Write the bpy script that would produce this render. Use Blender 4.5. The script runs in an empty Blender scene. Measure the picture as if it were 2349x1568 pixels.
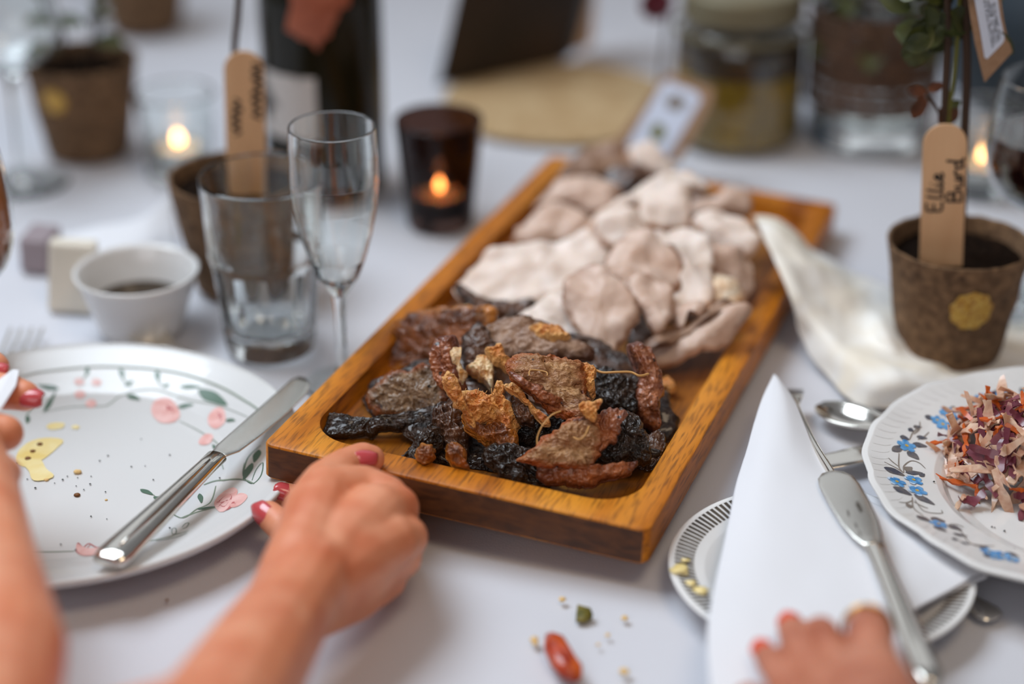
import bpy, bmesh, math, random
from math import sin, cos, pi, sqrt, radians
from mathutils import Vector, Matrix, noise
random.seed(7)
S = bpy.context.scene
C = S.collection
# ------------------------------------------------------------------ camera, world, light, exposure
FW, FH, FPX, PITCH, CAMZ = 2349.0, 1568.0, 4500.0, radians(27), 0.58
cam = bpy.data.cameras.new('camera'); camo = bpy.data.objects.new('camera', cam); C.objects.link(camo)
camo.location = (0, 0, CAMZ); camo.rotation_euler = (pi / 2 - PITCH, 0, 0)
cam.sensor_width = 36; cam.lens = FPX / FW * 36; cam.clip_start = .02
cam.dof.use_dof = True; cam.dof.focus_distance = 1.085; cam.dof.aperture_fstop = 1.9
S.camera = camo
world = bpy.data.worlds.new('world'); S.world = world; world.use_nodes = True
bg = world.node_tree.nodes['Background']; bg.inputs[0].default_value = (.92, .93, 1, 1); bg.inputs[1].default_value = .18


def area(name, loc, target, size, power, col):
    l = bpy.data.lights.new(name, 'AREA'); l.shape = 'RECTANGLE'; l.size, l.size_y = size; l.energy = power; l.color = col
    o = bpy.data.objects.new(name, l); C.objects.link(o); o.location = loc
    o.rotation_euler = (Vector(target) - Vector(loc)).to_track_quat('-Z', 'Y').to_euler(); return o


area('daylight_window', (-.75, 1.45, 1.5), (0, .8, 0), (1.1, .9), 11, (.80, .90, 1)).data.spread = radians(105)
area('front_fill', (-.9, -1.9, 1.5), (0, 1.1, 0), (2.2, 1.5), 20, (.95, .95, 1))  # added soft fill from behind the camera, brightens camera-facing surfaces
area('far_window', (.1, 4.3, 1.9), (.1, 1.0, 0), (3.2, 1.5), 8, (.9, .95, 1))
area('ceiling_lamp', (.5, .2, 2.0), (.1, 1.1, 0), (.7, .7), 9, (1, .78, .55))
S.view_settings.view_transform = 'Standard'; S.view_settings.look = 'None'; S.view_settings.gamma = 1
S.view_settings.use_curve_mapping = False; S.view_settings.exposure = .02

# ------------------------------------------------------------------ geometry helpers
FWD = Vector((0, cos(PITCH), -sin(PITCH))); UPV = Vector((0, sin(PITCH), cos(PITCH))); CAM = Vector((0, 0, CAMZ))


def ray(px, py):
    return FWD + Vector((1, 0, 0)) * ((px - FW / 2) / FPX) - UPV * ((py - FH / 2) / FPX)


def at(px, py, z=0.0):
    """world point of the photograph's pixel on the horizontal plane z"""
    d = ray(px, py); return CAM + d * ((z - CAMZ) / d.z)


def on_plane(px, py, p, n):
    d = ray(px, py); return CAM + d * ((p - CAM).dot(n) / d.dot(n))


def lin(c):
    return tuple(((v / 255) / 12.92 if v / 255 <= .04045 else ((v / 255 + .055) / 1.055) ** 2.4) for v in c[:3]) + (1,)


def chain(o):
    m = Matrix.LocRotScale(o.location, o.rotation_euler, o.scale)
    return (chain(o.parent) @ o.matrix_parent_inverse @ m) if o.parent else m


def obj(name, v, f, mat, parent=None, smooth=True, origin=None, rim=None, w=False):
    """one mesh object; w: the vertices of a part are in world space"""
    me = bpy.data.meshes.new(name)
    o0 = Vector(origin) if origin is not None else Vector((0, 0, 0))
    me.from_pydata([tuple(Vector(p) - o0) for p in v], [], f); me.update()
    bm = bmesh.new(); bm.from_mesh(me); bmesh.ops.recalc_face_normals(bm, faces=bm.faces)
    if bm.calc_volume(signed=True) < 0: bmesh.ops.reverse_faces(bm, faces=bm.faces)
    bm.to_mesh(me); bm.free()
    if smooth:
        me.polygons.foreach_set('use_smooth', [True] * len(me.polygons))
    if rim:
        a = me.attributes.new('rim', 'FLOAT', 'POINT'); a.data.foreach_set('value', rim)
    me.materials.append(mat)
    o = bpy.data.objects.new(name, me); C.objects.link(o); o.location = o0
    if parent:
        o.parent = parent; o.matrix_parent_inverse = chain(parent).inverted() if w else Matrix.Identity(4)
    return o


def tag(o, label, cat, group=None):
    o['label'] = label; o['category'] = cat
    if group: o['group'] = group
    return o


def thing(name, label, cat, loc=(0, 0, 0), group=None, rot=(0, 0, 0)):
    o = bpy.data.objects.new(name, None); C.objects.link(o); o.location = loc; o.rotation_euler = rot
    o.empty_display_size = .02
    return tag(o, label, cat, group)


def join(*ms):
    V, F = [], []
    for v, f in ms:
        k = len(V); V += [Vector(p) for p in v]; F += [tuple(i + k for i in q) for q in f]
    return V, F


def xf(m, mat):
    return [mat @ Vector(p) for p in m[0]], m[1]


def lathe(prof, n=48, c=(0, 0, 0), mod=None, closed=False):
    """prof [(r,z)..]; mod(theta,r,z)->(r,z)"""
    Q = [prof[0]]                                               # support loops keep smooth shading tight at corners
    for (r0, z0), (r1, z1) in zip(prof, prof[1:]):
        d = sqrt((r1 - r0) ** 2 + (z1 - z0) ** 2)
        if d > .0022:
            for q in (.0005 / d, 1 - .0005 / d): Q.append((r0 + (r1 - r0) * q, z0 + (z1 - z0) * q))
        Q.append((r1, z1))
    prof = Q
    v, f = [], []; c = Vector(c); k = len(prof)
    for i in range(n):
        t = 2 * pi * i / n
        for (r, z) in prof:
            if mod: r, z = mod(t, r, z)
            v.append(c + Vector((r * cos(t), r * sin(t), z)))
    for i in range(n):
        a, b = i * k, ((i + 1) % n) * k
        for j in range(k - 1):
            f.append((a + j, b + j, b + j + 1, a + j + 1))
        if closed: f.append((a + k - 1, b + k - 1, b, a))
    if not closed:
        if prof[0][0] < 1e-3 or True: f.append(tuple(i * k for i in range(n)))
        f.append(tuple(i * k + k - 1 for i in range(n)))
    return v, f


def smoothpath(P, m=8):
    P = [Vector(p) for p in P]; out = []
    for i in range(len(P) - 1):
        a, b, c, d = P[max(i - 1, 0)], P[i], P[i + 1], P[min(i + 2, len(P) - 1)]
        for k in range(m):
            t = k / m
            out.append(.5 * ((2 * b) + (c - a) * t + (2 * a - 5 * b + 4 * c - d) * t * t + (3 * b - a - 3 * c + d) * t ** 3))
    return out + [P[-1]]


def tube(path, r, n=8):
    P = [Vector(p) for p in path]; v, f = [], []
    for i, p in enumerate(P):
        t = (P[min(i + 1, len(P) - 1)] - P[max(i - 1, 0)]).normalized()
        a = t.cross(Vector((.3, .2, 1))).normalized(); b = t.cross(a)
        rr = r[i] if isinstance(r, (list, tuple)) else r
        for k in range(n):
            v.append(p + (a * cos(2 * pi * k / n) + b * sin(2 * pi * k / n)) * rr)
    for i in range(len(P) - 1):
        for k in range(n):
            f.append((i * n + k, i * n + (k + 1) % n, (i + 1) * n + (k + 1) % n, (i + 1) * n + k))
    f.append(tuple(range(n))); f.append(tuple((len(P) - 1) * n + k for k in range(n)))
    return v, f


def box(x0, x1, y0, y1, z0, z1):
    v = [Vector((x, y, z)) for z in (z0, z1) for y in (y0, y1) for x in (x0, x1)]
    return v, [(0, 1, 3, 2), (4, 5, 7, 6), (0, 1, 5, 4), (2, 3, 7, 6), (0, 2, 6, 4), (1, 3, 7, 5)]


def ribbon(P, w, nrm=Vector((0, 0, 1))):
    """flat strip along P"""
    v, f = [], []
    for i, p in enumerate(P):
        t = (P[min(i + 1, len(P) - 1)] - P[max(i - 1, 0)])
        n = nrm[i] if isinstance(nrm, list) else nrm
        s = t.cross(n)
        s = s.normalized() * ((w[i] if isinstance(w, list) else w) / 2)
        v += [p + s, p - s]
        if i: f.append((2 * i - 2, 2 * i - 1, 2 * i + 1, 2 * i))
    return v, f


def loft(stations, n=16):
    """stations: list of (centre, side vector, up vector, half width, half thickness, exponent)"""
    v, f = [], []
    for (c, s, u, w, h, e) in stations:
        for k in range(n):
            a = 2 * pi * k / n; x, y = cos(a), sin(a)
            x = math.copysign(abs(x) ** (2 / e), x); y = math.copysign(abs(y) ** (2 / e), y)
            v.append(Vector(c) + s * (x * w) + u * (y * h))
    m = len(stations)
    for i in range(m - 1):
        for k in range(n):
            f.append((i * n + k, i * n + (k + 1) % n, (i + 1) * n + (k + 1) % n, (i + 1) * n + k))
    f.append(tuple(range(n))); f.append(tuple((m - 1) * n + k for k in range(n)))
    return v, f


# ------------------------------------------------------------------ material helpers
def mat(name, col, rough=.5, metal=0., col2=None, nscale=30., ndet=4., ncon=(.35, .65), stretch=None, bump=None,
        rimcol=None, rimpos=(.75, .98), rimn=.25, spots=None, trans=0., ior=1.45, sss=0., sssr=(.01, .004, .002), coat=0., emit=None, alpha=1., spec=None, transl=0., roughn=None, aniso=None):
    m = bpy.data.materials.new(name); m.use_nodes = True; nt = m.node_tree; N = nt.nodes; L = nt.links
    b = N['Principled BSDF']; I = b.inputs
    I['Base Color'].default_value = lin(col); I['Roughness'].default_value = rough; I['Metallic'].default_value = metal
    I['IOR'].default_value = ior; I['Transmission Weight'].default_value = trans; I['Coat Weight'].default_value = coat
    I['Alpha'].default_value = alpha
    if spec is not None: I['Specular IOR Level'].default_value = spec
    if sss:
        I['Subsurface Weight'].default_value = sss; I['Subsurface Radius'].default_value = sssr; I['Subsurface Scale'].default_value = 1
    if emit: I['Emission Color'].default_value = lin(emit[0]); I['Emission Strength'].default_value = emit[1]
    tc = N.new('ShaderNodeTexCoord'); mp = N.new('ShaderNodeMapping'); L.new(tc.outputs['Object'], mp.inputs['Vector'])
    if stretch: mp.inputs['Scale'].default_value = stretch
    def nz(scale, det, dist=0.):
        n = N.new('ShaderNodeTexNoise'); n.inputs['Scale'].default_value = scale; n.inputs['Detail'].default_value = det
        n.inputs['Distortion'].default_value = dist
        L.new(mp.outputs[0], n.inputs['Vector']); return n
    def ramp(src, a, bb):
        r = N.new('ShaderNodeMapRange'); r.clamp = True
        r.inputs['From Min'].default_value = a; r.inputs['From Max'].default_value = bb; L.new(src, r.inputs['Value']); return r.outputs[0]
    def mix(fac, a, bb):
        x = N.new('ShaderNodeMix'); x.data_type = 'RGBA'; L.new(fac, x.inputs[0])
        for s, q in ((a, 6), (bb, 7)):
            if isinstance(s, tuple): x.inputs[q].default_value = lin(s)
            else: L.new(s, x.inputs[q])
        return x.outputs[2]
    cur = None
    if col2:
        cols = col2 if isinstance(col2, list) else [col2]
        cur = tuple(col)
        for i, c2 in enumerate(cols):
            cur = mix(ramp(nz(nscale * (1 + .7 * i), ndet, .4).outputs[0], *ncon), cur, tuple(c2))
    if spots:
        scol, sscale, th = spots
        vo = N.new('ShaderNodeTexVoronoi'); vo.inputs['Scale'].default_value = sscale; L.new(mp.outputs[0], vo.inputs['Vector'])
        mk = N.new('ShaderNodeMath'); mk.operation = 'LESS_THAN'; mk.inputs[1].default_value = th; L.new(vo.outputs[0], mk.inputs[0])
        cur = mix(mk.outputs[0], cur if cur is not None else tuple(col), tuple(scol))
    if rimcol:
        at_ = N.new('ShaderNodeAttribute'); at_.attribute_name = 'rim'
        ad = N.new('ShaderNodeMath'); ad.operation = 'MULTIPLY_ADD'; nn = nz(120, 3)
        L.new(nn.outputs[0], ad.inputs[0]); ad.inputs[1].default_value = rimn * 2
        sb = N.new('ShaderNodeMath'); sb.operation = 'SUBTRACT'; L.new(at_.outputs['Fac'], sb.inputs[0]); sb.inputs[1].default_value = rimn
        L.new(sb.outputs[0], ad.inputs[2])
        cur = mix(ramp(ad.outputs[0], *rimpos), cur if cur is not None else tuple(col), tuple(rimcol))
    if cur is not None and not isinstance(cur, tuple): L.new(cur, I['Base Color'])
    if roughn:
        L.new((lambda s: (lambda r: (setattr(r.inputs['To Min'], 'default_value', roughn[1]), setattr(r.inputs['To Max'], 'default_value', roughn[2]), L.new(s, r.inputs['Value']), r.outputs[0])[-1])(N.new('ShaderNodeMapRange')))(nz(roughn[0], 3).outputs[0]), I['Roughness'])
    if bump:
        bp = N.new('ShaderNodeBump'); bp.inputs['Strength'].default_value = bump[1]; bp.inputs['Distance'].default_value = bump[2]
        L.new(nz(bump[0], bump[3] if len(bump) > 3 else 4).outputs[0], bp.inputs['Height']); L.new(bp.outputs[0], I['Normal'])
    if transl:
        out = N['Material Output']; tr = N.new('ShaderNodeBsdfTranslucent'); tr.inputs[0].default_value = lin(col); ms = N.new('ShaderNodeMixShader'); ms.inputs[0].default_value = transl
        L.new(b.outputs[0], ms.inputs[1]); L.new(tr.outputs[0], ms.inputs[2]); L.new(ms.outputs[0], out.inputs[0])
    return m


def oak_material(name='oiled_oak', k=1.):
    m = bpy.data.materials.new(name); m.use_nodes = True; nt = m.node_tree; N = nt.nodes; L = nt.links; b = N['Principled BSDF']
    tc = N.new('ShaderNodeTexCoord'); mp = N.new('ShaderNodeMapping'); mp.inputs['Scale'].default_value = (1, .09, .6); L.new(tc.outputs['Object'], mp.inputs[0])
    mp.inputs['Rotation'].default_value = (0, 0, radians(4))
    n1 = N.new('ShaderNodeTexNoise'); n1.inputs['Scale'].default_value = 34; n1.inputs['Detail'].default_value = 5; n1.inputs['Distortion'].default_value = .35; L.new(mp.outputs[0], n1.inputs[0])
    n2 = N.new('ShaderNodeTexNoise'); n2.inputs['Scale'].default_value = 620; n2.inputs['Detail'].default_value = 2; L.new(mp.outputs[0], n2.inputs[0])
    r1 = N.new('ShaderNodeValToRGB'); L.new(n1.outputs[0], r1.inputs[0])
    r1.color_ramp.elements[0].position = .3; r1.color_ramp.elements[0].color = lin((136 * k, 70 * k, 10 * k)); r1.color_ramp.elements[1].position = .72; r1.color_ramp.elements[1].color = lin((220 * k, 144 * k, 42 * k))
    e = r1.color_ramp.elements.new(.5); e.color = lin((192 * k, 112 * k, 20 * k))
    r2 = N.new('ShaderNodeMapRange'); r2.inputs[1].default_value = .48; r2.inputs[2].default_value = .66; L.new(n2.outputs[0], r2.inputs[0])
    sc = N.new('ShaderNodeMath'); sc.operation = 'MULTIPLY'; sc.inputs[1].default_value = .6; L.new(r2.outputs[0], sc.inputs[0])
    mx = N.new('ShaderNodeMix'); mx.data_type = 'RGBA'; L.new(sc.outputs[0], mx.inputs[0]); L.new(r1.outputs[0], mx.inputs[6]); mx.inputs[7].default_value = lin((84, 44, 12))
    L.new(mx.outputs[2], b.inputs['Base Color']); b.inputs['Roughness'].default_value = .45; b.inputs['Specular IOR Level'].default_value = .3
    bp = N.new('ShaderNodeBump'); bp.inputs['Strength'].default_value = .12; bp.inputs['Distance'].default_value = .0006; L.new(n2.outputs[0], bp.inputs['Height']); L.new(bp.outputs[0], b.inputs['Normal'])
    return m


MT = dict(
    cloth=mat('white_tablecloth', (206, 206, 212), .85, bump=(900, .25, .0006, 2)),
    floor=mat('dark_floorboards', (70, 58, 48), .6, col2=(50, 40, 34), nscale=4),
    wall=mat('plaster', (176, 164, 150), .9, col2=(160, 150, 138), nscale=3),
    wood_dark=mat('dark_wood', (38, 28, 20), .55, col2=(58, 40, 26), nscale=12),
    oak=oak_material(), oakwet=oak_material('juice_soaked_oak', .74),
    endgrain=mat('oiled_end_grain', (78, 43, 18), .5, col2=[(58, 31, 13), (96, 55, 24)], nscale=90, ndet=6, stretch=(.5, 1, 1.6), bump=(700, .3, .0005)),
    china=mat('white_china', (226, 224, 222), .18, coat=.4, sss=.1, sssr=(.002, .002, .002)),
    cream_china=mat('cream_stoneware', (212, 211, 210), .25, coat=.3),
    steel=mat('polished_steel', (226, 221, 212), .14, 1., roughn=(60, .1, .2)),
    steel_satin=mat('satin_steel', (224, 220, 212), .27, 1.),
    glass=mat('clear_glass', (250, 253, 252), 0., trans=1., ior=1.47),
    darkglass=mat('smoked_glass', (92, 66, 58), .03, trans=1., ior=1.3),
    bottle=mat('green_bottle_glass', (26, 24, 14), .16, col2=(36, 30, 16), nscale=6, spec=.3),
    gravy=mat('gravy', (46, 32, 14), .12),
    peat=mat('peat_pot_fibre', (104, 78, 54), .95, col2=[(76, 55, 38), (130, 100, 72)], nscale=90, bump=(260, .9, .002)),
    soil=mat('potting_soil', (34, 23, 16), 1., spec=.05, col2=(18, 13, 10), nscale=200, bump=(180, 1., .003)),
    stick=mat('pale_birch', (222, 180, 138), .6, col2=(210, 164, 122), nscale=60, stretch=(1, 1, .08)),
    ink=mat('black_marker', (22, 18, 18), .6),
    gold=mat('gold_sticker', (196, 148, 44), .4, .3, col2=[(150, 92, 40), (214, 176, 90)], nscale=260),
    leaf=mat('plant_leaf', (70, 74, 24), .5, col2=(40, 50, 18), nscale=80),
    deadleaf=mat('withered_leaf', (110, 62, 34), .7, col2=(64, 38, 26), nscale=90),
    stem=mat('brown_stem', (64, 44, 30), .7), stemg=mat('green_stem', (104, 104, 40), .6),
    kraft=mat('kraft_card', (158, 126, 100), .85, col2=(146, 114, 88), nscale=200),
    paper=mat('white_paper', (206, 214, 232), .7),
    muslin=mat('muslin', (253, 252, 250), .85, col2=(250, 240, 222), nscale=22, transl=.12, bump=(1400, .2, .0004, 1)),
    napkin=mat('white_paper_napkin', (238, 238, 242), .8, bump=(1500, .12, .0003, 2), transl=.12),
    skin=mat('skin', (218, 134, 94), .46, col2=[(202, 108, 70), (226, 152, 116)], nscale=20, sss=.18, sssr=(.006, .0025, .0012), bump=(500, .12, .0005)),
    skin2=mat('tanned_skin', (184, 110, 80), .48, col2=[(160, 86, 62), (198, 128, 100)], nscale=24, sss=.18, sssr=(.006, .0025, .0012), bump=(500, .12, .0005)),
    nail_red=mat('red_nail_varnish', (196, 74, 78), .2, coat=.5), nail_orange=mat('orange_nail_varnish', (236, 70, 30), .25, coat=.5),
    ringgold=mat('ring_gold', (210, 160, 70), .25, 1.), gem=mat('ring_stone', (150, 160, 190), .1, trans=.6),
    # meat
    pork=mat('white_pork', (232, 212, 198), .48, col2=[(214, 184, 162), (238, 222, 212)], nscale=22, rimcol=(176, 122, 78), rimpos=(.88, 1.08), rimn=.26, sss=.15, bump=(160, .5, .0012)),
    porkpink=mat('pink_pork', (208, 176, 156), .46, col2=[(176, 138, 114), (222, 196, 180)], nscale=22, rimcol=(140, 92, 60), rimpos=(.84, 1.06), rimn=.26, sss=.15, bump=(160, .5, .0012)),
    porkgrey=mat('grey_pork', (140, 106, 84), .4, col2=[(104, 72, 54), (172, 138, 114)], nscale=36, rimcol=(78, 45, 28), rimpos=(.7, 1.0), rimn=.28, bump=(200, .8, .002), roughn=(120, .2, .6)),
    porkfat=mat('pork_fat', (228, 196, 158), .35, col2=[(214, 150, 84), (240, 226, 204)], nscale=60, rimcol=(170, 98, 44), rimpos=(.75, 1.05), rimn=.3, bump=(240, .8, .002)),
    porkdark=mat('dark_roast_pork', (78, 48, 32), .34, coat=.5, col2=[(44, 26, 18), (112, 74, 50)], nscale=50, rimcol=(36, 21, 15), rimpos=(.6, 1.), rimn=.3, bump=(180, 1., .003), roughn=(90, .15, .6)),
    tan=mat('tan_roast_slice', (152, 98, 60), .36, col2=[(98, 54, 28), (198, 152, 106)], nscale=46, spots=((40, 25, 17), 90, .2), stretch=(.3, 1.4, 1.2), rimcol=(158, 78, 28), rimpos=(.7, 1.0), rimn=.36, bump=(300, 1., .004), roughn=(160, .15, .6)),
    tanwet=mat('wet_grey_slice', (122, 88, 56), .25, coat=.5, col2=[(80, 52, 34), (160, 124, 88)], nscale=60, spots=((34, 22, 16), 80, .14), rimcol=(156, 82, 38), rimpos=(.75, 1.02), rimn=.34, bump=(420, 1., .005), roughn=(160, .06, .5)),
    crust=mat('brown_crackling', (100, 50, 20), .26, coat=.5, col2=[(54, 25, 12), (160, 90, 36)], nscale=46, rimcol=(206, 128, 44), rimpos=(.76, 1.0), rimn=.34, bump=(170, 1., .005), roughn=(90, .1, .5)),
    orange=mat('orange_crackling', (216, 124, 44), .36, coat=.3, col2=[(160, 72, 20), (238, 172, 92)], nscale=60, spots=((60, 26, 12), 60, .2), rimcol=(240, 180, 108), rimpos=(.72, 1.0), rimn=.34, bump=(320, 1., .005)),
    fatcream=mat('creamy_fat', (238, 212, 166), .35, col2=[(244, 230, 206), (214, 158, 92)], nscale=60, rimcol=(206, 138, 66), rimpos=(.85, 1.1), rimn=.3, bump=(240, .9, .003), sss=.2),
    char=mat('charred_skin', (32, 21, 14), .3, coat=.5, col2=[(17, 12, 9), (60, 40, 26)], nscale=60, bump=(300, 1., .005), roughn=(120, .12, .6), spec=.35),
    stickmeat=mat('red_brown_crackling', (132, 70, 42), .32, coat=.5, col2=[(80, 36, 22), (182, 108, 62)], nscale=50, spots=((50, 24, 16), 110, .16), rimcol=(100, 48, 28), rimpos=(.8, 1.), bump=(240, 1., .004), roughn=(100, .12, .6)),
    fibre=mat('meat_fibre', (196, 146, 84), .5),
    # slaw
    cabbage=mat('white_cabbage', (210, 158, 130), .3, col2=[(186, 122, 98), (230, 194, 168)], nscale=80, sss=.15, coat=.3),
    redcab=mat('red_cabbage', (92, 34, 48), .3, col2=(140, 74, 84), nscale=60, coat=.3), carrot=mat('carrot', (206, 100, 34), .35, col2=(186, 72, 24), nscale=60, coat=.3),
    mustard=mat('mustard_smear', (230, 202, 122), .3, col2=(240, 224, 170), nscale=60), brownbit=mat('brown_crumb', (120, 74, 28), .6),
    pepper=mat('pepper', (30, 34, 30), .7), chilli=mat('roast_pepper', (190, 56, 18), .3, col2=[(224, 110, 36), (150, 38, 14)], nscale=90, coat=.3),
    herb=mat('green_herb', (58, 64, 20), .6, col2=(150, 130, 50), nscale=120), crumb=mat('breadcrumb', (220, 178, 110), .8, col2=(236, 206, 150), nscale=200),
    # prints
    pgreen=mat('print_sage', (126, 140, 122), .3), pgreen2=mat('print_green', (74, 102, 82), .3), ppink=mat('print_pink', (222, 160, 152), .3, col2=(236, 192, 186), nscale=120),
    pred=mat('print_rose', (186, 92, 92), .3), pblue=mat('print_blue', (58, 128, 190), .25, col2=(120, 176, 222), nscale=300), ppale=mat('print_pale_blue', (206, 222, 238), .25),
    pnavy=mat('print_slate', (74, 78, 92), .25, col2=(120, 112, 108), nscale=200), ptaupe=mat('print_taupe', (132, 122, 114), .25), pyellow=mat('print_yellow', (208, 170, 60), .3), pblack=mat('print_black', (62, 54, 48), .3, col2=(96, 86, 74), nscale=30),
    # background
    hessian=mat('hessian', (196, 168, 128), .9, col2=(180, 148, 106), nscale=40, bump=(500, .6, .001)),
    piccalilli=mat('yellow_relish', (190, 150, 30), .5, col2=(150, 118, 26), nscale=30), rind=mat('brown_lid_band', (64, 50, 36), .7, col2=(88, 70, 50), nscale=40),
    twine=mat('brown_twine', (98, 70, 50), .9, col2=(70, 48, 34), nscale=100, bump=(300, .8, .002)), cork=mat('jar_lid', (124, 116, 92), .5, .2),
    wine=mat('red_wine', (48, 14, 16), .05, coat=.5), amber=mat('amber_drink', (190, 116, 70), .05, trans=.6, ior=1.33), redpetal=mat('red_petal', (116, 34, 52), .6, col2=(84, 20, 36), nscale=60),
    copper=mat('copper_leaf', (186, 110, 84), .45, .2, col2=(160, 86, 60), nscale=40), label=mat('bottle_label', (196, 188, 182), .6, col2=(70, 68, 66), nscale=34, ncon=(.5, .6), ndet=1),
    mauve=mat('mauve_box', (150, 136, 140), .6), creamcard=mat('cream_packet', (222, 212, 196), .6), slate=mat('slate_blue_glaze', (52, 66, 78), .5, col2=(64, 76, 84), nscale=6),
    wax=mat('candle_wax', (236, 220, 190), .5, sss=.4), tin=mat('tealight_tin', (190, 188, 184), .25, 1.), flame=mat('flame', (255, 190, 100), .5, emit=((255, 196, 110), 70)), flame_soft=mat('small_flame', (255, 190, 120), .5, emit=((255, 190, 120), 9)), water=mat('clear_water', (240, 246, 246), 0., trans=1., ior=1.33),
)

# ------------------------------------------------------------------ setting
def structure(o): o['kind'] = 'structure'; return o


structure(obj('floor', *box(-3, 3, -2.5, 5, -.80, -.755), MT['floor'], smooth=False))
structure(obj('wall_back', *box(-3, 3, -2.6, -2.5, -.755, 2.4), MT['wall'], smooth=False))
structure(obj('wall_right', *box(3, 3.1, -2.5, 5, -.755, 2.4), MT['wall'], smooth=False))
t = thing('dining_table', 'long wooden dining table under the white tablecloth', 'table', (0, 1.5, -.755))
obj('tabletop', *box(-1.0, 1.0, -.92, .92, .715, .748), MT['wood_dark'], t, False)
for sx in (-1, 1):
    for sy in (-1, 1):
        obj('leg', *box(sx * .92 - .035, sx * .92 + .035, sy * .85 - .035, sy * .85 + .035, 0, .715), MT['wood_dark'], t, False)


def cloth_z(x, y):
    return .0016 * noise.noise((x * 5 + 3, y * 4, 1.3)) + .0009 * noise.noise((x * 16 + y * 9, y * 5, 4)) - .0025


def make_tablecloth():
    v, f = [], []; nx, ny = 150, 140; X0, X1, Y0, Y1 = -1.03, 1.03, .55, 2.45
    xs = [X0 - .012] * 2 + [X0 + (X1 - X0) * i / nx for i in range(nx + 1)] + [X1 + .012] * 2
    ys = [Y0 - .012] * 2 + [Y0 + (Y1 - Y0) * i / ny for i in range(ny + 1)] + [Y1 + .012] * 2
    for j, y in enumerate(ys):
        for i, x in enumerate(xs):
            z = cloth_z(x, y)
            if i in (1, len(xs) - 2) or j in (1, len(ys) - 2): z = -.012
            if i in (0, len(xs) - 1) or j in (0, len(ys) - 1): z = -.24
            xx = x + (.02 * sin(y * 22) if i in (0, len(xs) - 1) else 0); yy = y + (.02 * sin(x * 22) if j in (0, len(ys) - 1) else 0)
            v.append((xx, yy, z))
    w = len(xs)
    for j in range(len(ys) - 1):
        for i in range(w - 1): f.append((j * w + i, j * w + i + 1, (j + 1) * w + i + 1, (j + 1) * w + i))
    return obj('tablecloth', v, f, MT['cloth'])


tag(make_tablecloth(), 'white linen tablecloth covering the whole table under the dishes', 'tablecloth')

# ------------------------------------------------------------------ serving board
BL, BW, BT, BF = .4907, .2208, .0219, .0085
BM = Matrix.Translation((-.0339, .8928, .0175)) @ Matrix.Rotation(-.3453, 4, 'Z') @ Matrix.Rotation(-.0266, 4, 'X') @ Matrix.Rotation(.0409, 4, 'Y')
BMI = BM.inverted(); BN = (BM.to_3x3() @ Vector((0, 0, 1))).normalized()


def bat(px, py, hz):
    """world point of a pixel at height hz above the board's underside"""
    return on_plane(px, py, BM @ Vector((0, .2, hz)), BN)


def rrect(x0, x1, y0, y1, r, m=10):
    P = []
    for (cx, cy, a0) in ((x1 - r, y1 - r, 0), (x0 + r, y1 - r, pi / 2), (x0 + r, y0 + r, pi), (x1 - r, y0 + r, 1.5 * pi)):
        P += [(cx + r * cos(a0 + pi / 2 * k / m), cy + r * sin(a0 + pi / 2 * k / m)) for k in range(m + 1)]
    return P


def make_board():
    hw = BW / 2; ch = .0015
    O = lambda d, z: [(x, y, z) for x, y in rrect(-hw + d, hw - d, d, BL - d, .006 - min(d, .003))]
    In = lambda d, z: [(x, y, z) for x, y in rrect(-.0945 + d, .0945 - d, .0195 + d, .472 - d, .026 - min(d, .01))]
    rings = [O(.012, 0), O(ch, 0), O(0, ch), O(0, BT - ch), O(.0006, BT - .0005), O(ch + .0004, BT), In(-.001, BT), In(.0003, BT - .0008), In(.0012, BF + .004), In(.003, BF + .0012), In(.006, BF)]
    v, f = [], []; n = len(rings[0])
    for r in rings: v += r
    for i in range(len(rings) - 1):
        for k in range(n): f.append((i * n + k, i * n + (k + 1) % n, (i + 1) * n + (k + 1) % n, (i + 1) * n + k))
    f.append(tuple(range(n))); f.append(tuple((len(rings) - 1) * n + k for k in range(n)))
    o = obj('serving_board', v, f, MT['oak'], smooth=False); o.matrix_world = BM
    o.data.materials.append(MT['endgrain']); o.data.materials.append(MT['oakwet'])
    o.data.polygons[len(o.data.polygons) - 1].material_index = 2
    for p in o.data.polygons:
        if abs(p.normal.y) > .9 and (p.center.y < .004 or p.center.y > BL - .004): p.material_index = 1
    o.data.polygons.foreach_set('use_smooth', [True] * len(o.data.polygons)); o.data.set_sharp_from_angle(angle=radians(35))
    return o


tag(make_board(), 'long oiled oak carving board with a recessed well full of roast pork', 'serving board')

# ------------------------------------------------------------------ meat slices and crackling
def resample(P, n):
    P = [Vector(p) for p in P]; m = len(P); Q = []
    for i in range(m):
        a, b, c, d = P[i - 1], P[i], P[(i + 1) % m], P[(i + 2) % m]
        for k in range(10):
            t = k / 10
            Q.append(.5 * ((2 * b) + (c - a) * t + (2 * a - 5 * b + 4 * c - d) * t * t + (3 * b - a - 3 * c + d) * t ** 3))
    L = [0]
    for i in range(len(Q)): L.append(L[-1] + (Q[(i + 1) % len(Q)] - Q[i]).length)
    out = []; j = 0
    for k in range(n):
        s = L[-1] * k / n
        while L[j + 1] < s: j += 1
        t = (s - L[j]) / max(L[j + 1] - L[j], 1e-9); out.append(Q[j].lerp(Q[(j + 1) % len(Q)], t))
    return out


SEED = [0]


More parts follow.
